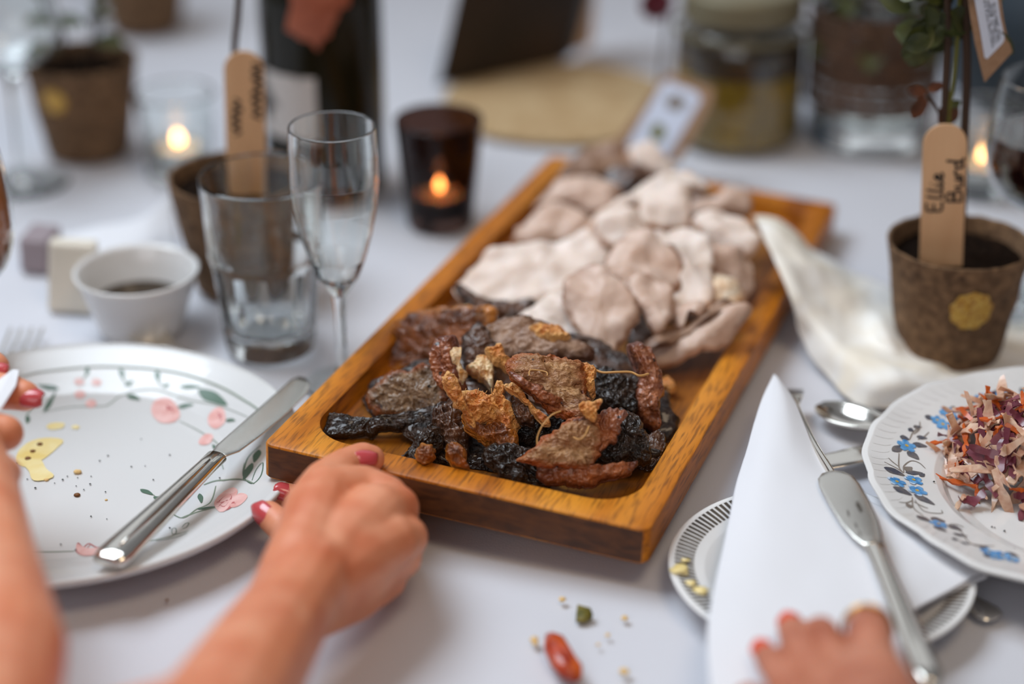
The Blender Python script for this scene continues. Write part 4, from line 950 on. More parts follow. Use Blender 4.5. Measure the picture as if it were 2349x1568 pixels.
def name_stick(label, bot, top, wid, facing, th=.0017):
    """flat stick with round top; bot/top are world points on its axis"""
    d = (top - bot); L = d.length; d.normalize(); n = (facing - d * facing.dot(d)).normalized(); s = d.cross(n)
    if s.x < 0: s = -s
    o = thing('plant_label', label, 'plant label', bot); r = wid / 2; P = [(-r, 0), (r, 0)] + [(r * cos(a) , L - r + r * sin(a)) for a in [pi * k / 16 for k in range(17)]]
    v = [bot + s * x + d * y + n * z for z in (th / 2, -th / 2) for x, y in P]; k = len(P)
    f = [tuple(range(k)), tuple(range(k, 2 * k))] + [(i, (i + 1) % k, k + (i + 1) % k, k + i) for i in range(k)]
    b = obj('stick', v, f, MT['stick'], o, False, w=True)
    return o, bot + n * (th / 2 + .0002), s, d, n


def upright(px, py, base_xy, lean=0.):
    """world point above the table on the vertical plane y = base_xy.y"""
    return on_plane(px, py, Vector((0, base_xy.y, 0)), Vector((0, 1, 0)))


def strokes(letters, org, xd, yd, n, size, m, parent, w, hs=None):
    """handwriting: polylines in letter boxes, x advance given"""
    x0 = 0
    for adv, lines in letters:
        for ln in lines:
            P = smoothpath([org + xd * ((x0 + x) * size) + yd * (y * (hs or size)) + n * .0002 for x, y in ln], 5)
            obj('pen_stroke', *ribbon(P, w, n), m, parent, False, w=True)
        x0 += adv


Eu = (.62, [[(.45, 1), (.05, .95), (.02, .5), (.05, .05), (.5, .02)], [(.05, .52), (.4, .55)]]); el = (.34, [[(.16, 1.02), (.08, .5), (.07, .15), (.16, .0), (.32, .1)]])
ei = (.3, [[(.05, .5), (.04, .1), (.14, .0), (.28, .12)], [(.1, .78), (.13, .72)]]); ee = (.42, [[(.02, .2), (.26, .3), (.24, .5), (.08, .45), (.04, .15), (.18, 0), (.4, .1)]])
Bu = (.7, [[(.05, 1), (.04, 0)], [(.05, 1), (.4, .95), (.42, .65), (.08, .52), (.5, .45), (.52, .1), (.05, .02)]]); bu = (.48, [[(.04, .5), (.05, .1), (.2, .0), (.34, .15), (.36, .5)], [(.36, .3), (.4, .02), (.5, .06)]])
br = (.4, [[(.05, .5), (.08, .02)], [(.07, .3), (.2, .5), (.38, .45)]]); bd = (.5, [[(.34, .42), (.14, .48), (.04, .2), (.16, 0), (.34, .2)], [(.4, 1.1), (.34, .3), (.42, .0), (.52, .06)]])
bot = upright(2157, 640, CR + Vector((0, -.012, 0))); top = upright(2169, 284, CR + Vector((0, -.012, 0)))
bot2 = bot - (top - bot).normalized() * .012
o, org, s_, d_, n_ = name_stick('wooden name stick reading Ellie Burd in the right-hand peat pot', bot2, top, .0262, Vector((-.12, -1, .1)))
L_ = (top - bot2).length
strokes([Eu, el, el, ei, ee], org + d_ * (L_ * .51) + s_ * -.0005, d_, -s_, n_, .0128, MT['ink'], o, .0016, .0094)
strokes([Bu, bu, br, bd], org + d_ * (L_ * .56) + s_ * .0112, d_, -s_, n_, .0138, MT['ink'], o, .0016, .0092)
bot = upright(566, 455, CL + Vector((0, -.008, 0))); top = upright(559, 117, CL + Vector((0, -.008, 0)))
bot2 = bot - (top - bot).normalized() * .012
o, org, s_, d_, n_ = name_stick('wooden name stick with scrawled writing in the pot behind the tumbler', bot2, top, .0262, Vector((.1, -1, .1)))
L_ = (top - bot2).length
random.seed(5)
for x, t0, t1, k in ((.0082, .93, .60, 15), (-.0052, .72, .50, 10)):
    P = [org + s_ * (x + (.0032 if i % 2 else -.0032) * random.uniform(.5, 1.2)) + d_ * (L_ * (t0 + (t1 - t0) * i / k)) for i in range(k + 1)]
    obj('pen_stroke', *ribbon(smoothpath(P, 4), .0019, n_), MT['ink'], o, False, w=True)


def leaf_mesh(p, d, n, L, w, cup=.2):
    d = d.normalized(); s = d.cross(n).normalized(); n = s.cross(d); v, f = [], []; K = 7
    for i in range(K):
        t = i / (K - 1); ww = w * sin(pi * (t * .92 + .04)) ** .8
        for x in (-1, -.5, 0, .5, 1): v.append(p + d * (L * t) + s * (x * ww) + n * (cup * ww * x * x - .25 * L * t * t + .0015 * noise.noise((t * 5 + p.x * 300, x * 2, p.z * 90))))
    for i in range(K - 1):
        for j in range(4): q = i * 5 + j; f.append((q, q + 1, q + 6, q + 5))
    return v, f


# plant in the right-hand pot
pl = thing('potted_plant', 'leafy plant with brown stems growing in the right-hand peat pot', 'plant', CR + Vector((0, 0, .06)))
yb = CR + Vector((0, .004, 0)); U = lambda px, py, dy=0.: upright(px, py, yb + Vector((0, dy, 0)))
for m_, r_, pts in (('stem', .0021, [(2168, 560), (2160, 420), (2165, 290), (2170, 200), (2175, 60), (2170, -120)]), ('stem', .0026, [(2205, 560), (2212, 330), (2218, 160), (2216, 20), (2222, -140)]), ('stemg', .0014, [(2180, 400), (2176, 270), (2188, 180), (2196, 90), (2205, -60)]), ('stem', .0010, [(2160, 270), (2145, 240), (2128, 215)])):
    obj('stem', *tube(smoothpath([U(*p) for p in pts], 5), r_, 8), MT[m_], pl, w=True)
for i, (x, y, a, l, m_) in enumerate([(2125, 212, 170, .011, 'deadleaf'), (2118, 225, 250, .014, 'deadleaf'), (2112, 218, 280, .012, 'deadleaf'), (2128, 205, 20, .010, 'deadleaf'), (2168, 285, 60, .013, 'deadleaf'), (2165, 290, 100, .012, 'deadleaf'), (2205, 235, 190, .008, 'leaf')]):
    obj('leaf', *leaf_mesh(U(x, y), Vector((cos(radians(a)), -.2, sin(radians(a)))), Vector((.1, -1, .2)), l, l * .32), MT[m_], pl, w=True)
random.seed(11)
for i in range(46):
    x = random.gauss(2150, 34); y = random.uniform(-110, 105); a = random.uniform(150, 390)
    obj('leaf', *leaf_mesh(U(x, y, random.uniform(-.02, .02)), Vector((cos(radians(a)), random.uniform(-.5, .5), sin(radians(a)))), Vector((random.uniform(-.4, .4), -1, random.uniform(0, .8))), random.uniform(.014, .024), random.uniform(.005, .009)), MT['leaf'], pl, w=True)
# stem in the left pot
pl2 = thing('potted_plant', 'bare thin stem growing in the pot behind the tumbler', 'plant', CL + Vector((0, 0, .065)))
obj('stem', *tube(smoothpath([upright(x, y, CL + Vector((0, .004, 0))) for x, y in ((552, 430), (545, 250), (538, 120), (545, 40), (552, -80))], 5), .0022, 8), MT['stem'], pl2, w=True)

for (pc_, lab, sd) in ((CB, 'dark leafy seedling in the gold-blotted pot behind the wine glass', 4), (CC, 'dark leafy seedling in the farthest peat pot', 8)):
    random.seed(sd); q_ = thing('potted_plant', lab, 'plant', pc_ + Vector((0, 0, .064)))
    for k in range(4):
        a = k * 1.7 + sd; p0 = pc_ + Vector((.01 * cos(a), .01 * sin(a), .064)); p1 = p0 + Vector((.02 * cos(a), .02 * sin(a), .07 + .01 * k)); obj('stem', *tube(smoothpath([p0, p0.lerp(p1, .5) + Vector((.003, 0, .004)), p1], 4), .0015, 6), MT['stem'], q_, w=True)
        for j in range(3): obj('leaf', *leaf_mesh(p0.lerp(p1, .4 + .3 * j), Vector((cos(a + 2 * j), sin(a + 2 * j), .2)), Vector((0, -.3, 1)), .028, .010), MT['leaf'], q_, w=True)

# kraft tag hanging at the top right
tg = thing('kraft_tag', 'brown kraft tag with white printed label hanging from the plant', 'tag', U(2280, 100, -.012))
TP = Vector((0, (yb.y - .012), 0)); TN = Vector((.25, -1, .15)).normalized()
TPt = on_plane(2270, 80, TP, Vector((0, 1, 0)))
tgp = lambda px, py, e=0.: on_plane(px, py, TPt, TN) + TN * e


def card(name, pts, m, parent, th=.0006, e=0., fn=tgp, nn=None):
    nn = nn or TN; v = [fn(*p, e) for p in pts]; k = len(v); v = v + [q - nn * th for q in v]
    return obj(name, v, [tuple(range(k)), tuple(range(k, 2 * k))] + [(i, (i + 1) % k, k + (i + 1) % k, k + i) for i in range(k)], m, parent, False, w=True)


tz = lambda x, y: (2180 + x / 7.84, y / 7.84)
card('card', [tz(270, -400), tz(840, -520), tz(900, -300), tz(920, 50), tz(970, 400), tz(1030, 650), tz(1118, 930), tz(620, 1478), tz(560, 1250), tz(450, 800), tz(370, 350), tz(322, 0)], MT['kraft'], tg)
card('printed_label', [tz(395, -330), tz(820, -380), tz(850, 0), tz(890, 300), tz(960, 620), tz(965, 720), tz(930, 780), tz(655, 1060), tz(610, 1030), tz(540, 600), tz(430, 0)], MT['paper'], tg, .0003, .0005)
for ln, (a, b), sz in (('  be to small  ways', ((745, 0), (865, 700)), 1.), ('  bring!  Please use', ((690, 30), (830, 750)), 1.), ('ellound  to  Green', ((640, 0), (770, 780)), 1.), ("ere if you don't have", ((580, 0), (735, 850)), 1.)):
    A_, B_ = tgp(*tz(*a), .0009), tgp(*tz(*b), .0009); xd = (B_ - A_); Ln = xd.length; xd.normalize(); yd = TN.cross(xd)
    text_part(ln, A_, xd, yd, .0028, MT['ink'], tg, ext=.00005, fit=Ln)
obj('string', *tube(smoothpath([tgp(*tz(560, -420), .001), U(2240, -90), U(2222, -110)], 6), .0006, 6), MT['twine'], tg, w=True)

# ------------------------------------------------------------------ background things
def smooth_profile(P, m=5): return [(max(.0005, q.x), q.y) for q in smoothpath([(a, b, 0) for a, b in P], m)]


cb = at(752, 422)
o = thing('wine_bottle', 'dark green bottle with pale label and copper leaf behind the flute', 'bottle', cb)
obj('body', *lathe([(0.0005, .004), (.03, 0), (.0425, .002), (.0455, .008), (.0458, .02), (.0458, .14)] + smooth_profile([(.0455, .155), (.042, .178), (.032, .205), (.021, .235), (.0165, .265), (.0155, .295)]) + [(.0165, .298), (.0165, .31), (.012, .312), (0.0005, .312)], 64), MT['bottle'], o)
def wrap(a0, a1, z0, z1, r, n=24):
    v = []; f = []
    for rr in (r, r - .0003):
        for i in range(n + 1):
            a = a0 + (a1 - a0) * i / n
            for z in (z0, z1): v.append(Vector((rr * cos(a), rr * sin(a), z)))
    for s in (0, 2 * n + 2):
        for i in range(n): q = s + 2 * i; f.append((q, q + 2, q + 3, q + 1))
    return v, f
obj('paper_label', *wrap(-pi * .98, -pi / 2 - .02, .052, .102, .0462), MT['label'], o)
LV = [(728, 118), (712, 96), (690, 92), (672, 78), (655, 70), (660, 40), (668, 10), (660, -30), (690, -70), (740, -90), (790, -60), (806, -10), (800, 15), (780, 22), (772, 48), (762, 60), (758, 84), (740, 92)]
yl = cb.y - .048
lv = [on_plane(x, y, Vector((0, yl, 0)), Vector((0, 1, .03))) for x, y in LV]; k = len(lv); cc = sum(lv, Vector()) / k - Vector((0, .004, 0))
obj('copper_leaf', lv + [cc] + [p + Vector((0, .0008, 0)) for p in lv], [(i, (i + 1) % k, k) for i in range(k)] + [tuple(range(k + 1, 2 * k + 1))], MT['copper'], o, False, w=True)


def wine_glass(label, base, hs, rb, hb, liquid=None, lev=.6, rf=.034):
    o = thing('wine_glass', label, 'glass', base); T = hs + hb
    outer = [(0.0005, 0), (rf, 0), (rf + .0006, .001), (rf - .002, .002), (.012, .004), (.005, .010), (.0038, .03), (.0038, hs - .012), (.006, hs)]
    bowl = lambda d: smooth_profile([(rb * .42 - d, hs + .006 + d), (rb * .78 - d, hs + hb * .18), (rb * .98 - d, hs + hb * .38), (rb - d, hs + hb * .55), (rb * .95 - d, hs + hb * .78), (rb * .86 - d, T)], 4)
    obj('body', *lathe(outer + bowl(0) + [(rb * .86 - .0006, T + .0005)] + bowl(.0012)[::-1] + [(0.0005, hs + .007)], 56), MT['glass'], o)
    if liquid:
        L = [p for p in bowl(.0018) if p[1] < hs + hb * lev]; obj('drink', *lathe([(0.0005, hs + .0078)] + L + [(0.0005, L[-1][1])], 48), MT[liquid], o)
    return o


wine_glass('clear wine glass with tall stem in front of the gold-blotted pot', at(56, 420), .088, .040, .085)
wine_glass('stemmed glass of dark red wine behind the Ellie Burd pot', at(2356, 715), .072, .040, .092, 'wine', .62)
wine_glass('glass of amber drink at the end of the row by the ramekin', at(-50, 872), .06, .034, .100, 'amber', .97)

# hessian mat with dark block
tag(obj('hessian_mat', *lathe([(0.0005, .0), (.096, 0), (.0995, .002), (.0985, .005), (.0005, .0055)], 72, c=at(1282, 240), mod=lambda t, r, z: (r * (1 + .015 * sin(5 * t + 1) + .008 * sin(23 * t)) if r > .01 else r, z)), MT['hessian']), 'round tan hessian mat lying behind the board', 'mat')
def slanted_block(name, label, cat, base, up, depth, m):
    """prism: base edge (two points), up vector, depth vector"""
    a, b = base; v = [a, b, b + up, a + up]; v += [p + depth for p in v]
    o = obj(name, v, [(0, 1, 2, 3), (4, 5, 6, 7), (0, 1, 5, 4), (2, 3, 7, 6), (0, 3, 7, 4), (1, 2, 6, 5)], MT[m], None, False, origin=a); bv = o.modifiers.new('bevel', 'BEVEL'); bv.width = .002; bv.segments = 2
    return tag(o, label, cat)
a, b = at(1000, 200, .0065), at(1300, 138, .0065)
slanted_block('table_sign', 'dark brown wooden sign leaning on the hessian mat', 'sign', (a, b), Vector((.034, .01, .14)), Vector((.010, .028, 0)), 'wood_dark')
a, b = at(1312, 122, .0065), at(1352, 110, .0065)
slanted_block('wooden_post', 'pale wooden post beside the dark sign on the mat', 'post', (a, b), Vector((.004, .004, .12)), Vector((.004, .02, 0)), 'stick')

cj = at(1688, 312)
o = thing('preserving_jar', 'glass jar of yellow relish with a tag leaning on it', 'jar', cj)
jp = [(0.0005, .001), (.046, 0), (.0505, .004), (.052, .012), (.052, .078)] + smooth_profile([(.0515, .084), (.048, .092), (.0445, .096)], 3) + [(.0445, .100), (.0465, .102), (.0465, .106), (.0445, .108), (.0445, .118)]
obj('glass', *lathe(jp + [(r - .002, z + (.002 if z < .01 else 0)) for r, z in jp[::-1] if r > .01] + [(.0005, .004)], 64), MT['glass'], o)
obj('relish', *lathe([(.0005, .005), (.048, .005), (.0492, .013), (.0492, .062), (.0005, .062)], 48), MT['piccalilli'], o)
obj('dark_layer', *lathe([(.0005, .0622), (.0492, .0622), (.0492, .077), (.0465, .086), (.0005, .086)], 48), MT['rind'], o)
obj('lid', *lathe([(.0005, .104), (.0482, .104), (.0485, .106), (.0485, .124), (.046, .127), (.0005, .127)], 64), MT['cork'], o)
obj('clip_band', *lathe([(.0525, .092), (.0545, .092), (.0545, .0965), (.0525, .0965)], 64, closed=True), MT['cork'], o)
# leaning tag with green leaf
tg2 = thing('kraft_tag', 'kraft tag with white label and green leaf leaning against the relish jar', 'tag', at(1500, 350, .03))
c0 = at(1480, 365, .024); n2 = Vector((-.35, -.75, .55)).normalized(); fn2 = lambda px, py, e=0.: on_plane(px, py, c0, n2) + n2 * e
card('card', [(1395, 345), (1500, 205), (1528, 165), (1640, 205), (1632, 240), (1558, 372)], MT['kraft'], tg2, .0008, 0, fn2, n2)
card('printed_label', [(1437, 335), (1518, 195), (1535, 186), (1600, 212), (1608, 230), (1530, 362)], MT['paper'], tg2, .0003, .0006, fn2, n2)
card('leaf_print', [(1490, 305), (1498, 288), (1510, 282), (1524, 290), (1528, 308), (1518, 322), (1500, 322)], MT['stemg'], tg2, .0002, .0010, fn2, n2)
card('text_print', [(1528, 228), (1542, 214), (1580, 232), (1560, 256), (1530, 248)], MT['ptaupe'], tg2, .0002, .0010, fn2, n2)

cv = at(1988, 318)
o = thing('glass_vase', 'clear heavy-based glass vase wound with brown twine', 'vase', cv)
obj('glass', *lathe([(0.0005, .0), (.043, 0), (.0475, .004), (.0485, .014), (.0485, .16), (.047, .1615), (.0455, .16), (.0455, .026), (.040, .018), (.0005, .015)], 64), MT['glass'], o)
for k in range(7):
    z = .040 + k * .0115; obj('twine_coil', *lathe([(.0489 + .004 * (1 - cos(a)) * .5 + (.0018 * cos(a) + .0018), z + .0052 * sin(a)) for a in [2 * pi * q / 10 for q in range(10)]], 48, closed=True), MT['twine'], o)
obj('water', *lathe([(.0005, .0152), (.0398, .0182), (.0452, .0262), (.0452, .09), (.0005, .09)], 48), MT['water'], o)
random.seed(3)
fl = thing('flower_bunch', 'dark stems and leaves standing in the twine-wound vase', 'flowers', cv + Vector((0, 0, .02)))
for k in range(7):
    a = 2 * pi * k / 7; p0 = cv + Vector((.02 * cos(a), .02 * sin(a), .03)); p1 = cv + Vector((.035 * cos(a), .035 * sin(a), .19)); obj('stem', *tube([p0, p0.lerp(p1, .5), p1], .0018, 6), MT['stem'], fl, w=True)
    for q in range(3): obj('leaf', *leaf_mesh(p0.lerp(p1, .45 + .25 * q), Vector((cos(a + q), sin(a + q), -.4)), Vector((0, -.3, 1)), .04, .012), MT['leaf'], fl, w=True)
fr = thing('red_flower', 'dark red blossom drooping beside the relish jar lid', 'flower', at(1505, 20, .11))
pc = upright(1505, 8, cj + Vector((0, .02, 0)))
obj('stem', *tube(smoothpath([pc, pc + Vector((.02, .01, .03)), cj + Vector((-.056, .03, .10)), cj + Vector((-.062, .035, .0))], 6), .0016, 6), MT['stem'], fr, w=True)
for k in range(10):
    a = 2 * pi * k / 10; obj('petal', *leaf_mesh(pc, Vector((cos(a), -.5, sin(a))), Vector((.2, -1, .3)), .014, .006), MT['redpetal'], fr, w=True)

for (px, py, lab) in ((2245, 452, 'clear glass tealight holder glowing behind the Ellie Burd stick'), (415, 415, 'clear glass tealight holder glowing beyond the pot behind the tumbler')):
    c = at(px, py - 18); o = thing('tealight_holder', lab, 'candle', c)
    obj('glass', *lathe([(0.0005, 0), (.024, 0), (.026, .002), (.0262, .006), (.031, .066), (.0302, .0675), (.0290, .066), (.0242, .010), (.0005, .008)], 54, mod=lambda t, r, z: (r * (1 - .05 * abs(sin(9 * t))) if r > .0255 and .004 < z < .06 else r, z)), MT['glass'], o)
    tealight(o, .0085, m='flame_soft')
cs = at(2335, 215)
tag(obj('slate_jug', *lathe([(.0005, 0), (.045, 0), (.06, .01)] + smooth_profile([(.075, .05), (.078, .09), (.062, .14), (.048, .17), (.052, .2)]) + [(.047, .2), (.044, .17), (.0005, .16)], 56, c=cs), MT['slate'], origin=cs), 'dark slate-blue vessel behind the glowing tealight holder', 'vessel')

# small things by the ramekin
sheet_rows = lambda pts: [[at(*p) for p in r] for r in pts]
tag(sheet('paper_napkin', sheet_rows([[(120, 545, .012), (220, 520, .016), (330, 495, .014), (395, 440, .004)], [(130, 600, .010), (230, 580, .014), (340, 555, .012), (400, 520, .003)], [(150, 660, .002), (240, 640, .002), (345, 600, .002), (405, 580, .002)]]), MT['napkin'], .001, 6, 6, (.001, 40)), 'crumpled white paper napkin behind the ramekin', 'napkin')
a, b = at(108, 715, .0005), at(215, 722, .0005)
slanted_block('butter_packet', 'cream paper packet standing beside the ramekin', 'packet', (a, b), Vector((.003, .012, .045)), Vector((0, .012, 0)), 'creamcard')
a, b = at(46, 625, .0005), at(112, 632, .0005)
slanted_block('small_box', 'small mauve-grey box behind the cream packet', 'box', (a, b), Vector((0, .004, .024)), Vector((.004, .03, 0)), 'mauve')

# ------------------------------------------------------------------ coleslaw
def shred(L, w, th, curl, n=9):
    P = []
    for i in range(n):
        t = i / (n - 1) - .5; a = curl * t; P.append(Vector((sin(a) / curl * L, 0, (1 - cos(a)) / curl * L)) if abs(curl) > .01 else Vector((t * L, 0, 0)))
    v, f = [], []
    for i, p in enumerate(P):
        ww = w * (.55 + .45 * sin(pi * i / (n - 1))) * (1 + .25 * sin(i * 2.1 + L * 900)); z = .0008 * sin(i * 1.7 + L * 700)
        v += [p + Vector((0, ww, z)), p + Vector((0, -ww, -z)), p + Vector((0, -ww, -z + th)), p + Vector((0, ww, z + th))]
    for i in range(n - 1):
        for j in range(4): f.append((4 * i + j, 4 * i + (j + 1) % 4, 4 * i + 4 + (j + 1) % 4, 4 * i + 4 + j))
    return v, f + [(0, 1, 2, 3), tuple(4 * (n - 1) + j for j in range(4))]


random.seed(21)
KIND = {'cabbage_shred': ('cabbage', 'pale pink cabbage shred in the coleslaw heap', [shred(random.uniform(.020, .046), random.uniform(.0012, .0036), random.uniform(.0007, .0012), random.uniform(-3.2, 3.2)) for _ in range(12)]),
        'red_cabbage_shred': ('redcab', 'dark purple cabbage shred in the coleslaw heap', [shred(random.uniform(.016, .034), random.uniform(.0012, .0034), .0008, random.uniform(-2.5, 2.5)) for _ in range(8)]),
        'carrot_shred': ('carrot', 'orange carrot shred in the coleslaw heap', [shred(random.uniform(.014, .028), random.uniform(.001, .002), .0012, random.uniform(-1., 1.)) for _ in range(8)])}
PROT = {k: [None] * len(v[2]) for k, v in KIND.items()}
HC = on_dish(RP, 2335, 1075); HRX, HRY, HH = .0445, .050, .040


def put_shred(kind, loc, rot, gi):
    m, lab, ms = KIND[kind]; i = gi % len(ms)
    if PROT[kind][i] is None: o = PROT[kind][i] = obj(kind, *ms[i], MT[m]); o.data.set_sharp_from_angle(angle=radians(42))
    else: o = PROT[kind][i].copy(); C.objects.link(o)
    o.location = loc; o.rotation_euler = rot; tag(o, lab, 'vegetable shred', 'coleslaw shreds on the scalloped plate'); return o


for k in range(285):
    u, a = random.random() ** .5, random.uniform(0, 2 * pi)
    lay = 1. if k > 70 else random.uniform(.3, .85)
    x, y = u * HRX * cos(a), u * HRY * sin(a); h = HH * (1 - u ** 2.2) * (.9 + .25 * noise.noise((x * 60, y * 60, 2))) * lay
    n = Vector((x / HRX ** 2 * HH * .045, y / HRY ** 2 * HH * .045, .022)).normalized()
    q = n.to_track_quat('Z', 'Y').to_euler(); R_ = q.to_matrix().to_4x4() @ Matrix.Rotation(random.uniform(0, 2 * pi), 4, 'Z') @ Matrix.Rotation(random.gauss(0, .35), 4, 'X') @ Matrix.Rotation(random.gauss(0, .35), 4, 'Y')
    r = random.random(); kind = 'cabbage_shred' if r < .52 else ('red_cabbage_shred' if r < .76 else 'carrot_shred')
    put_shred(kind, HC + Vector((x, y, max(.0015, h + random.uniform(-.002, .003)))), R_.to_euler(), k)
for (px, py, kind, rz) in ((2185, 1120, 'carrot_shred', -.5), (2160, 1030, 'carrot_shred', .1), (2205, 1160, 'cabbage_shred', 1.), (2225, 1165, 'red_cabbage_shred', .4), (2215, 1075, 'cabbage_shred', .1), (2200, 960, 'cabbage_shred', .2)):
    put_shred(kind, on_dish(RP, px, py, .004), (0.1, 0, rz), int(px))

# ------------------------------------------------------------------ crumbs on the tablecloth
v, f = loft([(at(1258, 1460, .005), Vector((.7, .7, 0)).normalized(), Vector((0, 0, 1)), .003, .002, 2.4), (at(1268, 1475, .0055), Vector((.75, .65, 0)).normalized(), Vector((0, 0, 1)), .0065, .0042, 2.4), (at(1290, 1510, .0055), Vector((.8, .6, 0)).normalized(), Vector((0, 0, 1)), .0068, .0045, 2.4), (at(1312, 1540, .005), Vector((.8, .6, 0)).normalized(), Vector((0, 0, 1)), .006, .004, 2.4), (at(1325, 1558, .004), Vector((.8, .6, 0)).normalized(), Vector((0, 0, 1)), .0025, .002, 2.4)], 16)
v = [p + Vector((noise.noise(p * 220), noise.noise(p * 220 + Vector((5, 0, 0))), noise.noise(p * 220 + Vector((0, 5, 0))))) * .0016 for p in v]
tag(obj('pepper_piece', v, f, MT['chilli'], origin=at(1290, 1510)), 'orange-red piece of roast pepper dropped on the tablecloth', 'food scrap')
P_ = [at(1322, 1403, 0), at(1352, 1408, 0), at(1358, 1420, 0), at(1340, 1428, 0), at(1321, 1427, 0)]
tag(obj('herb_scrap', P_ + [p + Vector((.0005, .001, .004 - .0008 * i)) for i, p in enumerate(P_)], [(0, 1, 2, 3, 4), (5, 6, 7, 8, 9)] + [(i, (i + 1) % 5, 5 + (i + 1) % 5, 5 + i) for i in range(5)], MT['herb'], origin=at(1340, 1418)), 'dark green herb scrap with yellow tip on the tablecloth', 'food scrap')
for i, (x, y, r) in enumerate([(1290, 1374, 9), (1433, 1417, 9), (1394, 1456, 6), (1372, 1478, 5), (1432, 1539, 12), (1226, 1466, 10), (1227, 1474, 8)]):
    blob('breadcrumb', at(x, y, r / 4700 * .5), r / 4700, 'crumb', 'tiny yellow breadcrumb on the tablecloth near the roast pepper piece', 'crumb', 'breadcrumbs on the tablecloth', i + 3, (1, 1, .6))
blob('breadcrumb', at(383, 1376, .0006), .0009, 'brownbit', 'lone brown crumb on the tablecloth in front of the cream plate', 'crumb', None, 4)

# ------------------------------------------------------------------ hands and arms
def capsule(a, b, ra, rb, n=14, k=5):
    d = b - a; L = d.length; d = d / max(L, 1e-9); s = d.cross(Vector((.31, .2, .93))).normalized(); u = s.cross(d); v, f = [], []
    rows = [(-ra * cos(q * pi / 2 / k), ra * sin(q * pi / 2 / k)) for q in range(k + 1)] + [(L + rb * sin(q * pi / 2 / k), rb * cos(q * pi / 2 / k)) for q in range(k + 1)]
    for x, r in rows:
        for j in range(n): t = 2 * pi * j / n; v.append(a + d * x + (s * cos(t) + u * sin(t)) * max(r, 1e-5))
    m = len(rows)
    for i in range(m - 1):
        for j in range(n): f.append((i * n + j, i * n + (j + 1) % n, (i + 1) * n + (j + 1) % n, (i + 1) * n + j))
    return v, f + [tuple(range(n)), tuple((m - 1) * n + j for j in range(n))]


def flesh(name, chains, m, voxel=.0016, it=8, label='', parent=None):
    """one continuous skin over chains of (point, radius)"""
    parts = []
    for ch in chains:
        for (a, ra), (b, rb) in zip(ch, ch[1:]): parts.append(capsule(Vector(a), Vector(b), ra, rb))
    v, f = join(*parts); me = bpy.data.meshes.new('raw'); me.from_pydata([tuple(p) for p in v], [], f); me.update()
    raw = bpy.data.objects.new('raw', me); C.objects.link(raw)
    r = raw.modifiers.new('r', 'REMESH'); r.mode = 'VOXEL'; r.voxel_size = voxel; r.use_smooth_shade = True
    s = raw.modifiers.new('s', 'SMOOTH'); s.factor = .5; s.iterations = it
    bpy.context.view_layer.update()
    out = bpy.data.meshes.new_from_object(raw.evaluated_get(bpy.context.evaluated_depsgraph_get()))
    bpy.data.objects.remove(raw)
    out.polygons.foreach_set('use_smooth', [True] * len(out.polygons)); out.materials.clear(); out.materials.append(m)
    o = bpy.data.objects.new(name, out); C.objects.link(o); out.name = name
    return tag(o, label, 'person')


def nail(parent, c, d, n, L, w, m):
    """curved nail plate: centre c, finger direction d, outward normal n"""
    d = d.normalized(); s = d.cross(n).normalized(); n = s.cross(d).normalized(); v, f = [], []; NU, NV = 9, 9
    for sd in (0., -.0006):
        for i in range(NU):
            t = i / (NU - 1) * 2 - 1; ww = w * (1 - abs(t) ** 4 * .45)
            for j in range(NV): x = j / (NV - 1) * 2 - 1; v.append(c + d * (t * L) + s * (x * ww) + n * (sd - .55 * w * x * x - .12 * L * t * t))
    K_ = NU * NV
    for sd in (0, K_):
        for i in range(NU - 1):
            for j in range(NV - 1): q = sd + i * NV + j; f.append((q, q + 1, q + NV + 1, q + NV))
    ed = [j for j in range(NV)] + [i * NV + NV - 1 for i in range(1, NU)] + [(NU - 1) * NV + j for j in range(NV - 2, -1, -1)] + [i * NV for i in range(NU - 2, 0, -1)]
    for a, b in zip(ed, ed[1:] + ed[:1]): f.append((a, b, K_ + b, K_ + a))
    return obj('nail', v, f, m, parent, w=True)


A = lambda px, py, z, r: (at(px, py, z), r)
